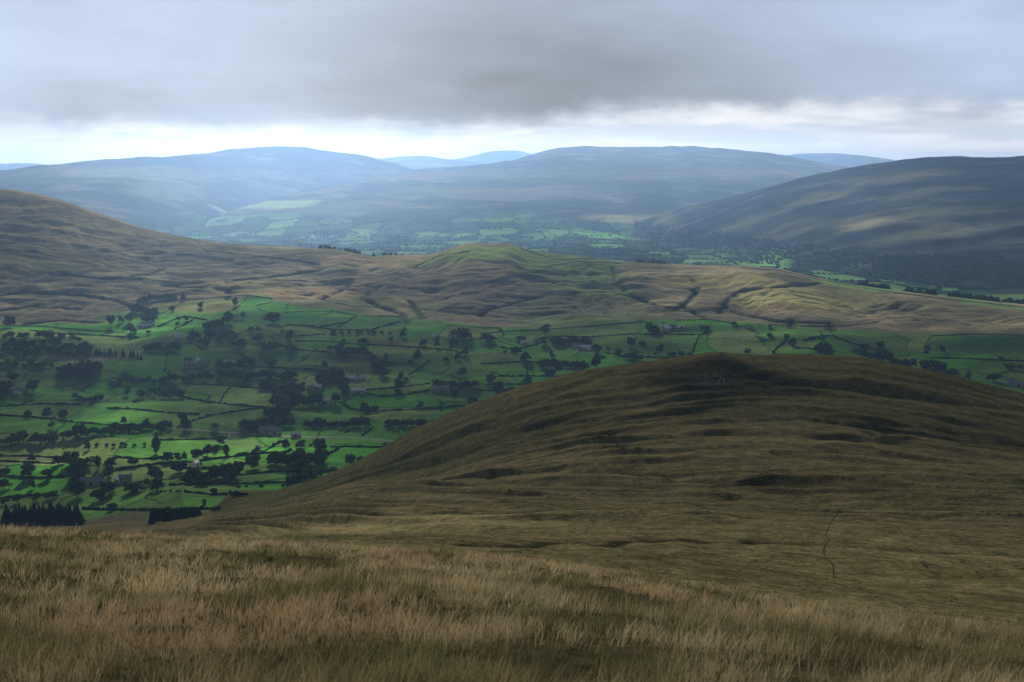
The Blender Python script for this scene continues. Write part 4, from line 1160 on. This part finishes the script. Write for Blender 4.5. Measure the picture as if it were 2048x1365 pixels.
def blobs(name, items, mat, label, cat):
    """Many far tree crowns that read as one mass: ONE object."""
    iv, if_ = ico(); vs_, fs = [], []
    r = np.random.default_rng(3)
    for k, (p, w, h) in enumerate(items):
        v = iv * (1 + r.normal(0, .18, (12, 1))) * np.array([w / 2, w / 2, h / 2]) + np.array(p) + np.array([0, 0, h * .42])
        vs_.append(v); fs.append((if_ + 12 * k).ravel())
    me = mesh_from(name, np.concatenate(vs_), np.concatenate(fs), np.full(20 * len(items), 3), mat, None, False)
    return tag(link(name, me), label, cat, kind='stuff')


if spare:
    LITE = [leaf_cloud(crown_lobes('round', r_), 150, .085, r_) for _ in range(3)]
    vs_, fs, sz = [], [], []; nv = 0
    for i, (k, p, h, w) in enumerate(spare):
        v, f, s_ = LITE[i % 3]
        an = random.uniform(0, 6.28); ca, sa = math.cos(an), math.sin(an)
        vv_ = np.stack([v[:, 0] * ca - v[:, 1] * sa, v[:, 0] * sa + v[:, 1] * ca, v[:, 2]], -1) * np.array([w / .8, w / .8, h]) + p
        vs_.append(vv_); fs.append(f + nv); sz.append(s_); nv += len(v)
    tag(link('woodland', mesh_from('woodland', np.concatenate(vs_), np.concatenate(fs), np.concatenate(sz), M_LEAF, None, False)), 'the remaining small dark trees of the valley woods', 'woodland', kind='stuff')
# far dale: hedgerow trees and woods, and the wooded foot of the right-hand fell
far_items = []
rg = np.random.default_rng(17)


def accept(X, Y, n0):
    return zat(X, Y)


Xc = rg.uniform(-.45, .62, 150000) ; Yc = np.exp(rg.uniform(math.log(3700), math.log(8600), 150000)); Xc = Xc * (Yc + 20)
Zc_ = zat(Xc, Yc)
cidx, edgex = cells(Xc + 30 * perlin(Xc / 200, Yc / 200, 503), Yc + 30 * perlin(Xc / 200, Yc / 200, 504), 210, 230, 505)
wd_ = fbm(Xc / 260, Yc / 260, 701, 3)
crY = np.interp(Xc / (Yc + 20), Bs, CR[0])
ok = (Yc > crY + 450) & (Zc_ + 25 * wd_ < -385) & (((edgex < 13) & (rg.uniform(0, 1, 150000) < .9)) | (wd_ > .24))
rc = np.clip(np.interp(Yc, Ys, np.arange(NR)).astype(int), 0, NR - 1); cc_ = np.clip(((Xc / (Yc + 20) + BMAX) / DB).astype(int), 0, NC - 1)
isfell = REG[rc, cc_] == 5
ok2 = isfell & (Zc_ + 40 * wd_ < -385) & (wd_ > -.25)
sel = np.nonzero(ok | (ok2 & (rg.uniform(0, 1, 150000) < .6)))[0][:16000]
for i in sel:
    s0 = rg.uniform(6, 11)
    far_items.append(((Xc[i], Yc[i], Zc_[i]), s0 * 1.35, s0 * .9))
for pts, n, w in (([(1716, 577), (1780, 581)], 60, 12), ([(1808, 590), (1870, 596)], 60, 11), ([(1895, 601), (2045, 616)], 110, 11), ([(640, 496), (720, 508)], 60, 11), ([(745, 514), (800, 511)], 30, 9), ([(1270, 527), (1330, 531)], 50, 9), ([(1480, 534), (1700, 570)], 60, 5), ([(370, 474), (520, 490)], 40, 6)):
    for k in range(n):
        t = rg.uniform(0, 1); px = pts[0][0] + t * (pts[1][0] - pts[0][0])
        x, y, z = P3(px, np.interp(px, [p[0] for p in pts], [p[1] for p in pts]), 3000)
        b_ = x / (y + 20); yy = np.interp(b_, Bs, CR[0]) + rg.uniform(60, 170); xx = b_ * (yy + 20)
        far_items.append(((xx, yy, float(zat(xx, yy))), w * rg.uniform(.8, 1.5), w * rg.uniform(.9, 1.5) + (rg.uniform(0, 6) if w > 7 else 0)))
M_FARLEAF = flat_mat('distant foliage', (.022, .044, .026), .85, .4, .02)
blobs('distant_wood', far_items, M_FARLEAF, 'woods and hedgerow trees massed over the hazy distant dale', 'woodland')

# ------------------------------------------------------------------ hedges and field walls
HEDGES = [[(0, 813), (45, 811), (85, 808), (160, 810)], [(0, 831), (60, 835), (105, 838)], [(110, 841), (160, 847), (225, 851), (290, 851)], [(215, 817), (260, 818), (330, 826), (400, 829)], [(385, 843), (420, 831), (470, 823), (512, 818), (540, 814)], [(405, 803), (440, 808), (512, 814), (535, 816)],
          [(440, 806), (448, 790), (460, 776)], [(350, 791), (405, 803)], [(370, 769), (440, 771), (520, 777), (560, 782)], [(60, 661), (100, 667), (160, 669), (215, 673), (280, 676)], [(315, 655), (340, 643), (370, 633), (415, 641)], [(350, 659), (385, 641)], [(590, 684), (640, 683), (680, 686)], [(590, 673), (650, 669)],
          [(480, 734), (540, 736), (620, 739), (665, 747)], [(680, 806), (700, 818), (735, 824), (800, 821), (880, 816), (960, 810)], [(730, 786), (760, 793), (800, 791), (850, 783), (905, 775)], [(725, 781), (800, 775), (860, 768)], [(818, 751), (840, 736), (858, 722)], [(690, 688), (760, 691), (830, 695), (900, 701)], [(770, 726), (830, 728)], [(950, 780), (990, 783)],
          [(1110, 673), (1180, 675), (1260, 669), (1330, 669), (1420, 671)], [(1383, 711), (1390, 690), (1400, 671), (1420, 662)], [(1210, 706), (1250, 713), (1330, 717), (1400, 713)], [(1545, 706), (1560, 690), (1572, 679)], [(1595, 696), (1645, 701)], [(1605, 681), (1640, 673), (1665, 672), (1700, 686), (1760, 702)], [(1860, 716), (1950, 719), (2048, 723)],
          [(1053, 762), (1054, 730)], [(975, 754), (1050, 753), (1115, 753)], [(975, 769), (1072, 769)], [(960, 729), (1050, 723), (1130, 728)], [(0, 913), (60, 913), (110, 916)], [(0, 923), (50, 925), (110, 928)], [(0, 951), (60, 957), (140, 953)], [(230, 916), (310, 919), (340, 913)], [(305, 881), (360, 881), (458, 877)], [(230, 941), (310, 929), (400, 923), (505, 909)], [(340, 938), (400, 938), (480, 936)],
          [(0, 997), (60, 993), (100, 989)], [(340, 971), (440, 969), (512, 967), (572, 966)], [(370, 985), (430, 991), (512, 989), (560, 988)], [(165, 1019), (300, 1021), (440, 1019), (500, 1014)], [(405, 1017), (411, 1005)], [(520, 909), (560, 884)], [(485, 934), (512, 906)], [(480, 909), (560, 906), (585, 901)], [(620, 892), (637, 879)], [(650, 912), (677, 899)], [(660, 895), (700, 894), (770, 896)], [(690, 866), (716, 856)], [(724, 872), (748, 856)],
          [(480, 952), (560, 944), (600, 945), (660, 945)], [(555, 658), (575, 651), (620, 653), (670, 661), (740, 661), (800, 643)], [(675, 656), (700, 641), (712, 633)], [(640, 655), (690, 645)], [(20, 690), (90, 693), (170, 695)], [(560, 690), (590, 700), (660, 705)], [(985, 692), (1030, 700), (1080, 688)]]
WALLS = [[(0, 651), (90, 654), (180, 661), (250, 666)], [(290, 619), (310, 604), (340, 599), (367, 601), (356, 611), (330, 626), (305, 631)], [(367, 601), (400, 599), (460, 593), (497, 591), (545, 598), (541, 606), (515, 611), (518, 619), (530, 624)], [(497, 592), (480, 611), (455, 626)], [(530, 641), (555, 633), (570, 626), (620, 623), (680, 625), (720, 633), (770, 633), (805, 634), (812, 656), (815, 666)],
         [(960, 668), (1010, 663), (1100, 659), (1200, 651), (1290, 643)], [(1350, 641), (1420, 640), (1460, 646), (1490, 656), (1520, 669)], [(1850, 691), (1860, 673), (1930, 669), (2060, 671)], [(395, 484), (410, 503), (470, 508), (560, 517), (640, 529)], [(830, 533), (880, 512), (940, 503)], [(1040, 497), (1110, 520), (1190, 518)], [(1480, 535), (1560, 542), (1620, 556), (1720, 576), (1800, 587), (1900, 600), (2055, 616)],
         [(1090, 535), (1150, 524), (1240, 527)], [(640, 600), (700, 612), (760, 616)], [(1540, 650), (1600, 653), (1700, 652), (1760, 644)]]


def strip_mesh(g_, w, h, jit, r):
    """A continuous hedge or wall following the ground."""
    pts = [g_[0]]
    for a, b_ in zip(g_[:-1], g_[1:]):
        d = np.hypot(b_[0] - a[0], b_[1] - a[1]); n = max(1, int(d / 4.0))
        for i in range(1, n + 1):
            pts.append(a + (b_ - a) * i / n)
    p = np.array(pts); p[:, 2] = zat(p[:, 0], p[:, 1])
    t = np.gradient(p[:, :2], axis=0); t /= np.linalg.norm(t, axis=1)[:, None] + 1e-9
    nrm = np.stack([-t[:, 1], t[:, 0]], -1)
    prof = [(-.5, -.25), (-.52, .55), (-.25, 1.0), (.25, 1.0), (.52, .55), (.5, -.25)]
    n = len(p)
    ww = w * (1 + jit * r.normal(0, 1, (n, 1))); hh = h * np.clip(1 + jit * 1.2 * r.normal(0, 1, n), .4, 2.2)
    V = np.zeros((n, 6, 3))
    for k, (a, b_) in enumerate(prof):
        V[:, k, :2] = p[:, :2] + nrm * a * ww * (1 + jit * .6 * r.normal(0, 1, (n, 1)))
        V[:, k, 2] = p[:, 2] + b_ * hh * (1 + jit * .5 * r.normal(0, 1, n) * (b_ > 0))
    f = []
    for i in range(n - 1):
        for k in range(5):
            f += [6 * i + k, 6 * i + k + 1, 6 * i + 6 + k + 1, 6 * i + 6 + k]
    sz = [4] * (5 * (n - 1))
    f += [0, 5, 4, 3, 2, 1] + [6 * (n - 1) + k for k in range(6)]
    return V.reshape(-1, 3), np.array(f), np.array(sz + [6, 6])


r2 = np.random.default_rng(8)
for lst, nm, mt, w, h, jit, look, ym in ((HEDGES, 'hedge', M_HEDGE, 2.4, 2.3, .28, 'thin dark hedge', 900.), (WALLS, 'stone_wall', M_WALLS, 1.3, 1.7, .08, 'dark dry stone field wall', 1500.)):
    for pl in lst:
        g_ = draped(pl, ym, 8)
        if len(g_) < 2: continue
        # drop stray samples that slipped behind a crest
        ok_ = [g_[0]]
        for q_ in g_[1:]:
            if np.hypot(*(q_[:2] - ok_[-1][:2])) < 260: ok_.append(q_)
        if len(ok_) < 2: continue
        v, f, s_ = strip_mesh(np.array(ok_), w, h, jit, r2)
        o = link(nm, mesh_from(nm, v, f, s_, mt, None, False))
        tag(o, None, 'hedge' if nm == 'hedge' else 'field wall')
        mid = pl[len(pl) // 2] if len(pl) > 2 else ((pl[0][0] + pl[1][0]) / 2, (pl[0][1] + pl[1][1]) / 2)
        ex = 'short ' if abs(pl[0][0] - pl[-1][0]) < 40 else ('long ' if abs(pl[0][0] - pl[-1][0]) > 140 else '')
        PENDING.append((o, mid[0], mid[1], ex + look))

# ------------------------------------------------------------------ lanes and paths


def ribbon(name, pl, w, mt, label, cat, lift=.3, ym=900., step=8, cut=260):
    g_ = draped(pl, ym, step)
    ok_ = [g_[0]]
    for q_ in g_[1:]:
        if np.hypot(*(q_[:2] - ok_[-1][:2])) < cut: ok_.append(q_)
    pts = [ok_[0]]
    for a, b_ in zip(ok_[:-1], ok_[1:]):
        d = np.hypot(b_[0] - a[0], b_[1] - a[1]); n = max(1, int(d / (w * 1.2)))
        for i in range(1, n + 1): pts.append(a + (b_ - a) * i / n)
    p = np.array(pts)
    wob = perlin(np.arange(len(p)) / 4.0, 0 * p[:, 0] + 3.3, 44) * w * .25
    t = np.gradient(p[:, :2], axis=0); t /= np.linalg.norm(t, axis=1)[:, None] + 1e-9
    nrm = np.stack([-t[:, 1], t[:, 0]], -1)
    p[:, :2] += nrm * wob[:, None]
    ls, rs = p[:, :2] - nrm * w / 2, p[:, :2] + nrm * w / 2
    V = np.zeros((len(p), 2, 3))
    V[:, 0, :2] = ls; V[:, 1, :2] = rs
    V[:, 0, 2] = zat(ls[:, 0], ls[:, 1]) + lift; V[:, 1, 2] = zat(rs[:, 0], rs[:, 1]) + lift
    i = np.arange(len(p) - 1)[:, None] * 2
    f = (i + np.array([[0, 2, 3, 1]])).ravel()
    o = link(name, mesh_from(name, V.reshape(-1, 3), f, np.full(len(p) - 1, 4), mt))
    return tag(o, label, cat, kind='structure')


M_LANE = flat_mat('lane tarmac', (.24, .235, .22), .9, .15, .1)
M_PEAT = flat_mat('worn peat path', (.066, .056, .030), .95, .5, .3)
ribbon('road', [(345, 858), (420, 863), (460, 866), (512, 869), (560, 873), (600, 875), (690, 875), (790, 883)], 5, M_LANE, 'pale lane running past the roadside barns', 'road')
ribbon('lane', [(460, 866), (459, 872), (453, 880), (446, 886)], 3.5, M_LANE, 'pale farm track bending down from the lane', 'lane')
ribbon('lane', [(1415, 669), (1460, 670), (1500, 671), (1570, 673)], 4, M_LANE, 'pale lane behind the hilltop crossing the right meadows', 'lane')
ribbon('lane', [(775, 752), (800, 757), (840, 762), (870, 764)], 4, M_LANE, 'pale lane leading to the farm nearest the hill', 'lane')
ribbon('lane', [(1146, 706), (1165, 704), (1190, 707)], 4, M_LANE, 'pale farm yard track at the white roofed farm', 'lane')
ribbon('path', [(1668, 1157), (1667, 1140), (1667, 1131), (1660, 1122), (1649, 1112), (1648, 1100), (1650, 1092), (1660, 1080), (1651, 1070), (1655, 1060), (1661, 1047), (1668, 1036), (1680, 1024), (1670, 1012), (1640, 1001), (1620, 990), (1606, 984), (1598, 972), (1575, 955), (1538, 937), (1541, 930), (1537, 918), (1545, 905), (1553, 895)], .36, M_PEAT, 'thin worn footpath winding up the hill from the near slope', 'path', .03, 60., 3, 60)

# ------------------------------------------------------------------ buildings
M_WHITE = flat_mat('white render', (.82, .81, .78), .9, .06, .4)
M_STONE = flat_mat('grey stone masonry', (.36, .35, .32), .95, .25, 1.5)
M_SLATE = flat_mat('slate roof', (.20, .205, .22), .7, .25, 1.2, .3)
M_PALE = flat_mat('pale metal roof', (.66, .67, .68), .6, .1, .3, .4)
M_GLASS = flat_mat('window glass', (.03, .035, .04), .2, 0, 1, .5)
M_DOOR = flat_mat('painted door', (.06, .05, .045), .7)


def box(x0, y0, z0, x1, y1, z1):
    v = [(x, y, z) for z in (z0, z1) for y in (y0, y1) for x in (x0, x1)]
    return v, [0, 2, 3, 1, 4, 5, 7, 6, 0, 1, 5, 4, 2, 6, 7, 3, 0, 4, 6, 2, 1, 3, 7, 5], [4] * 6


def join(parts):
    V, Fc, Sz = [], [], []
    for v, f, s_ in parts:
        Fc += [i + len(V) for i in f]; V += list(v); Sz += list(s_)
    return np.array(V, float), np.array(Fc), np.array(Sz)


BCACHE = {}


def house_meshes(Lx, Dy, hw, wall, roof, nwin, chim):
    key = (Lx, Dy, hw, wall.name, roof.name, nwin, chim)
    if key in BCACHE: return BCACHE[key]
    rh = Dy * .36
    a, d = Lx / 2, Dy / 2
    wv = [(-a, -d, -1.5), (a, -d, -1.5), (a, d, -1.5), (-a, d, -1.5), (-a, -d, hw), (a, -d, hw), (a, d, hw), (-a, d, hw), (-a, 0, hw + rh), (a, 0, hw + rh)]
    wf = [0, 1, 5, 4, 2, 3, 7, 6, 1, 2, 6, 9, 5, 3, 0, 4, 8, 7]; ws = [4, 4, 5, 5]
    wm_ = mesh_from('wall', np.array(wv), np.array(wf), np.array(ws), wall, None, False)
    o = .45; sl = rh / d; t = .18
    rv, rf, rs = [], [], []
    for sgn in (-1, 1):
        b0 = len(rv)
        ye, ze = sgn * (d + o), hw - o * sl + .05
        rv += [(-a - .3, ye, ze), (a + .3, ye, ze), (a + .3, 0, hw + rh + .05), (-a - .3, 0, hw + rh + .05), (-a - .3, ye, ze + t), (a + .3, ye, ze + t), (a + .3, 0, hw + rh + .05 + t), (-a - .3, 0, hw + rh + .05 + t)]
        for q_ in ([0, 1, 2, 3], [4, 5, 6, 7], [0, 1, 5, 4], [1, 2, 6, 5], [3, 0, 4, 7]):
            rf += [b0 + i for i in q_]; rs.append(4)
    rm = mesh_from('roof', np.array(rv, float), np.array(rf), np.array(rs), roof, None, False)
    cm = None
    if chim:
        cm = [mesh_from('chimney', *join([box(x - .45, -.4, hw + rh - .6, x + .45, .4, hw + rh + 1.3), box(x - .2, -.15, hw + rh + 1.3, x + .2, .15, hw + rh + 1.75)]), wall, None, False) for x in (-a + .6, a - .6)]
    wins = []
    for i in range(nwin):
        x = -a + Lx * (i + .5) / nwin
        if nwin > 1 and i == nwin // 2: continue
        for zc in ([1.4, 4.0] if hw > 4.6 else [1.5]):
            wins.append(mesh_from('window', *join([box(x - .55, -d - .06, zc - .6, x + .55, -d + .02, zc + .7)]), M_GLASS, None, False))
    dm = mesh_from('door', *join([box(-.55, -d - .07, -1.2, .55, -d + .02, 2.05)]), M_DOOR, None, False) if chim else mesh_from('door', *join([box(-1.6, -d - .07, -1.2, 1.6, -d + .02, 3.0)]), M_DOOR, None, False)
    BCACHE[key] = (wm_, rm, cm, wins, dm)
    return BCACHE[key]


def building(px, py, Lx, Dy, hw, rot, wall, roof, nwin=3, chim=True, name='farmhouse', cat='farmhouse', look='white farmhouse', label=None):
    g_ = ground([px], [py], 900.)[0]
    if np.isnan(g_[0]): return
    wm_, rm, cm, wins, dm = house_meshes(Lx, Dy, hw, wall, roof, nwin, chim)
    root = bpy.data.objects.new(name, None); col.objects.link(root); root.empty_display_size = .1
    root.location = g_; root.rotation_euler = (0, 0, math.radians(rot)); root.scale = (1.25, 1.25, 1.35)
    tag(root, label, cat)
    link('wall', wm_, root); rf = link('roof', rm, root)
    if cm:
        for c_ in cm: link('chimney', c_, rf)
    for w_ in wins: link('window', w_, root)
    link('door', dm, root)
    if not label: PENDING.append((root, px, py, look))


FH = dict(name='farmhouse', cat='farmhouse')
BN = dict(name='barn', cat='barn', chim=False, nwin=1)
building(297, 652, 14, 7, 5.2, 15, M_WHITE, M_SLATE, 3, True, label='white farmhouse below the moor beside a curved wood', **FH)
building(284, 655, 18, 9, 4, -10, M_STONE, M_PALE, look='pale roofed barn', **BN)
building(304, 649, 12, 7, 4, 5, M_WHITE, M_SLATE, look='white barn', **BN)
building(472, 639, 10, 6.5, 4.8, 20, M_WHITE, M_SLATE, 3, True, label='small white cottage beside the sunlit upper pasture', **FH)
building(357, 676, 14, 7, 5, 0, M_WHITE, M_PALE, 3, True, label='bright white house half hidden in the wood above the hamlet', **FH)
building(378, 731, 16, 8, 4.6, 25, M_STONE, M_SLATE, look='grey stone barn', **BN)
building(395, 727, 9, 7, 5.6, 90, M_WHITE, M_SLATE, 2, True, label='narrow white house in the middle of the grey hamlet', **FH)
building(404, 731, 15, 7, 5, 5, M_STONE, M_SLATE, 3, True, label='grey stone house at the right end of the hamlet', **FH)
building(412, 728, 10, 8, 4, -20, M_STONE, M_SLATE, look='grey stone barn', **BN)
building(457, 724, 24, 7, 4.2, 4, M_WHITE, M_SLATE, 5, True, label='long low white house right of the grey hamlet', **FH)
building(36, 788, 12, 7, 5.2, 10, M_WHITE, M_SLATE, 3, True, label='white farmhouse at the left edge of the valley', **FH)
building(26, 786, 16, 8, 4.2, 30, M_STONE, M_SLATE, look='grey stone barn', **BN)
building(46, 785, 15, 9, 4.2, -15, M_STONE, M_SLATE, look='grey stone barn', **BN)
building(186, 969, 27, 9, 4.4, -6, M_STONE, M_SLATE, 1, False, 'barn', 'barn', label='long grey barn among trees at lower left')
building(252, 964, 13, 7, 5.2, 12, M_STONE, M_SLATE, 3, True, label='grey stone farmhouse right of the long barn at lower left', **FH)
building(240, 965, 12, 7, 4, -40, M_STONE, M_PALE, look='pale roofed shed', **BN)
building(391, 934, 8, 6, 5.2, 75, M_WHITE, M_PALE, 1, False, 'barn', 'barn', label='small white gabled barn standing by the lower wood')
building(714, 759, 14, 8, 6.0, 60, M_WHITE, M_SLATE, 3, True, label='white farmhouse among dark trees at the valley centre', **FH)
building(704, 761, 14, 7, 4, 10, M_STONE, M_PALE, look='pale roofed shed', **BN)
building(727, 759, 10, 6, 3.6, 0, M_WHITE, M_PALE, look='white shed', **BN)
building(717, 785, 22, 8, 3.6, 2, M_STONE, M_PALE, look='long pale roofed shed', **BN)
building(650, 807, 19, 9, 5, -8, M_STONE, M_PALE, 1, False, 'barn', 'barn', label='pale stone barn between dark trees at the valley centre')
building(622, 782, 12, 7, 5.2, 15, M_STONE, M_SLATE, 3, True, label='grey stone house left of the white farmhouse at centre', **FH)
building(636, 779, 14, 7, 5, -20, M_STONE, M_PALE, look='pale roofed barn', **BN)
building(868, 674, 9, 7, 5.6, 70, M_WHITE, M_SLATE, 2, True, label='white house at the left of the central farm', **FH)
building(905, 677, 16, 8, 4.6, 5, M_STONE, M_SLATE, look='grey stone barn', **BN)
building(880, 781, 18, 8, 4.6, 20, M_STONE, M_SLATE, 1, False, 'barn', 'barn', label='grey stone barn at the farm nearest the hill flank')
building(892, 781, 12, 7, 5.2, -10, M_STONE, M_SLATE, 3, True, label='grey farmhouse at the farm nearest the hill flank', **FH)
building(870, 781, 10, 6, 4, 40, M_STONE, M_PALE, look='pale roofed shed', **BN)
building(1325, 653, 10, 7, 5.4, 20, M_WHITE, M_SLATE, 2, True, label='white farmhouse of the upper farm above the hilltop', **FH)
building(1334, 661, 15, 9, 4.4, 30, M_STONE, M_PALE, look='pale roofed barn', **BN)
building(1345, 657, 16, 8, 4.4, -10, M_STONE, M_SLATE, look='grey stone barn', **BN)
building(1363, 655, 16, 5, 2.8, 0, M_WHITE, M_PALE, look='long white shed', **BN)
building(1331, 667, 16, 9, 4, 0, M_STONE, M_SLATE, look='long grey barn', **BN)
building(1152, 697, 14, 8, 5.2, 10, M_STONE, M_SLATE, 3, True, label='grey stone farmhouse at the left of the white roofed farm', **FH)
building(1171, 700, 20, 10, 4.6, -4, M_WHITE, M_PALE, 1, False, 'barn', 'barn', label='large barn with a bright pale roof below the moor')
building(1162, 701, 12, 7, 4, 30, M_STONE, M_SLATE, look='grey stone barn', **BN)
building(1050, 688, 17, 6, 3, 0, M_WHITE, M_PALE, look='low white shed', **BN)
building(1072, 684, 10, 6, 4, 20, M_STONE, M_SLATE, look='grey stone barn', **BN)
building(536, 866, 22, 10, 4.8, 0, M_STONE, M_SLATE, 1, False, 'barn', 'barn', label='big grey barn by the pale lane, left of its neighbour')
building(549, 868, 18, 9, 4.4, 10, M_STONE, M_SLATE, 1, False, 'barn', 'barn', label='grey barn by the pale lane, right of the big barn')
building(592, 873, 12, 6, 3.4, 0, M_STONE, M_PALE, look='low pale roofed shed', **BN)
building(2014, 766, 11, 7, 5.2, 30, M_WHITE, M_SLATE, 3, True, label='white farmhouse at the right edge behind the hill', **FH)
building(2023, 770, 15, 8, 4.4, 0, M_STONE, M_SLATE, look='grey stone barn', **BN)
building(2036, 773, 16, 8, 4.2, -15, M_STONE, M_SLATE, look='long grey barn', **BN)
# the far village: many tiny houses too small to show parts
vm, vr, _, _, _ = house_meshes(13, 8, 5, M_WHITE, M_SLATE, 3, False)
vv = np.array([v.co for v in vm.vertices]); 
cot = bmv = None
import bmesh
bm = bmesh.new(); bm.from_mesh(vm); nw = len(bm.faces); bm.from_mesh(vr)
bm.faces.ensure_lookup_table()
for f in bm.faces[nw:]: f.material_index = 1
cm_ = bpy.data.meshes.new('cottage'); bm.to_mesh(cm_); bm.free(); cm_.materials.append(M_WHITE); cm_.materials.append(M_SLATE)
rv_ = random.Random(4)
VILL = [(rv_.uniform(600, 680), rv_.uniform(472, 490)) for _ in range(26)] + [(rv_.uniform(735, 860), rv_.uniform(490, 506)) for _ in range(10)] + [(rv_.uniform(960, 1060), rv_.uniform(478, 486)) for _ in range(10)] + [(rv_.uniform(700, 840), rv_.uniform(466, 486)) for _ in range(6)]
for (px, py) in VILL:
    g_ = ground([px], [py], 4300.)[0]
    if np.isnan(g_[0]): continue
    o = link('cottage', cm_); o.location = g_; o.rotation_euler = (0, 0, rv_.uniform(-.6, .6)); s_ = rv_.uniform(1.0, 1.6); o.scale = (s_, s_, s_)
    tag(o, 'tiny pale house on the hazy distant dale floor behind the green knott', 'house', 'tiny houses of the distant dale')

# ------------------------------------------------------------------ sheep, stones and cairn on the hill
M_WOOL = flat_mat('fleece', (.52, .48, .42), .95, .15, 6)
M_FACE = flat_mat('dark face', (.05, .045, .04), .8)
M_ROCK = flat_mat('grey rock', (.26, .26, .26), .95, .35, 2)


def skin_mesh(name, verts, edges, radii, mat, sub=2):
    me = bpy.data.meshes.new(name + '_cage'); me.from_pydata(verts, edges, [])
    o = bpy.data.objects.new(name + '_cage', me); col.objects.link(o)
    sk = o.modifiers.new('s', 'SKIN'); sb = o.modifiers.new('u', 'SUBSURF'); sb.levels = sub; sb.render_levels = sub
    for v, r in zip(me.skin_vertices[0].data, radii): v.radius = (r, r) if not isinstance(r, tuple) else r
    me.skin_vertices[0].data[0].use_root = True
    dg = bpy.context.evaluated_depsgraph_get()
    out = bpy.data.meshes.new_from_object(o.evaluated_get(dg))
    bpy.data.objects.remove(o); bpy.data.meshes.remove(me)
    out.name = name; out.materials.clear(); out.materials.append(mat)
    return out


def sheep_mesh(grazing):
    hz = .18 if grazing else .82; hx = .78 if grazing else .70
    v = [(0, 0, .62), (.34, 0, .63), (-.36, 0, .62), (.52, 0, .70 if not grazing else .58), (hx, 0, hz + .05), (hx + .16, 0, hz - .05),
         (.32, .15, .42), (.33, .15, .20), (.33, .15, .02), (.32, -.15, .42), (.33, -.15, .20), (.33, -.15, .02),
         (-.36, .15, .42), (-.42, .15, .24), (-.38, .15, .02), (-.36, -.15, .42), (-.42, -.15, .24), (-.38, -.15, .02), (-.54, 0, .60), (-.60, 0, .42)]
    e = [(0, 1), (0, 2), (1, 3), (3, 4), (4, 5), (1, 6), (6, 7), (7, 8), (1, 9), (9, 10), (10, 11), (2, 12), (12, 13), (13, 14), (2, 15), (15, 16), (16, 17), (2, 18), (18, 19)]
    r = [.30, .27, .28, .15, .095, .06, .10, .05, .04, .10, .05, .04, .11, .055, .04, .11, .055, .04, .08, .03]
    return skin_mesh('sheep', v, e, r, M_WOOL)


SHM = [sheep_mesh(True), sheep_mesh(False)]
SHEEP = [(1209, 991, 'white sheep standing above the near slope left of the path', 0, 1), (1162, 993, 'pale sheep grazing left of the standing sheep', 180, 0), (1489, 1005, 'white sheep grazing in the dip before the hill', 20, 0), (1594, 1010, 'white sheep beside the dark footpath on the near slope', 160, 0),
         (1844, 1126, 'white sheep grazing on the near slope at right', 10, 0), (1550, 948, 'white sheep standing right of the brown footpath scar', 30, 1), (1060, 898, 'white sheep on the left flank of the hill', 200, 0), (1745, 953, 'white sheep on the right of the lower hill', 0, 0), (1682, 953, 'pale sheep left of the one on the lower hill', 190, 0), (1870, 978, 'white sheep grazing low on the right slope of the hill', 40, 0), (1565, 766, 'white sheep just below the hilltop', 0, 1), (1908, 762, 'white sheep near the right shoulder of the hill', 180, 0),
         (760, 938, 'white sheep low on the left hill flank', 20, 0), (897, 908, 'white sheep midway along the left hill flank', 160, 0)]
for px, py, lab, rz, k in SHEEP:
    g_ = ground([px], [py], 60.)[0]
    if np.isnan(g_[0]): continue
    o = link('sheep', SHM[k]); o.location = g_; o.rotation_euler = (0, 0, math.radians(rz)); o.scale = (.75, .75, .75)
    tag(o, lab, 'sheep', 'sheep grazing on the hill')
# scree below the summit: uncountable small stones
its = []
rs_ = np.random.default_rng(12)
iv, if_ = ico(); vs_, fs = [], []
k = 0
for i in range(300):
    px, py = 1425 + rs_.normal(0, 26), 763 + rs_.normal(0, 6.5)
    g_ = ground([px], [py], 500.)[0]
    if np.isnan(g_[0]): continue
    s0 = rs_.uniform(.2, .5)
    vs_.append(iv * (1 + rs_.normal(0, .2, (12, 1))) * np.array([s0 * 1.2, s0, s0 * .6]) + g_); fs.append((if_ + 12 * k).ravel()); k += 1
tag(link('scree', mesh_from('scree', np.concatenate(vs_), np.concatenate(fs), np.full(20 * k, 3), M_ROCK, None, False)), 'patch of grey scree on the dark slope below the hilltop', 'scree', kind='stuff')
# summit cairn: a low pile of stones
g_ = ground([1441], [714], 500.)[0]
vs_, fs = [], []
k = 0
for i in range(60):
    lv = rs_.uniform(0, 1); an = rs_.uniform(0, 6.28); q_ = (1 - lv) * 1.6 * math.sqrt(rs_.uniform(0, 1)); s0 = rs_.uniform(.25, .5)
    vs_.append(iv * (1 + rs_.normal(0, .2, (12, 1))) * np.array([s0, s0, s0 * .6]) + np.array([q_ * math.cos(an), q_ * math.sin(an), lv * 1.5])); fs.append((if_ + 12 * k).ravel()); k += 1
o = link('cairn', mesh_from('cairn', np.concatenate(vs_), np.concatenate(fs), np.full(20 * k, 3), M_ROCK, None, False))
sxy = P3(1441, 709, 706); o.location = (sxy[0], sxy[1], float(zat(sxy[0], sxy[1])))
tag(o, 'small dark stone cairn on the hilltop', 'cairn')
settle_labels()
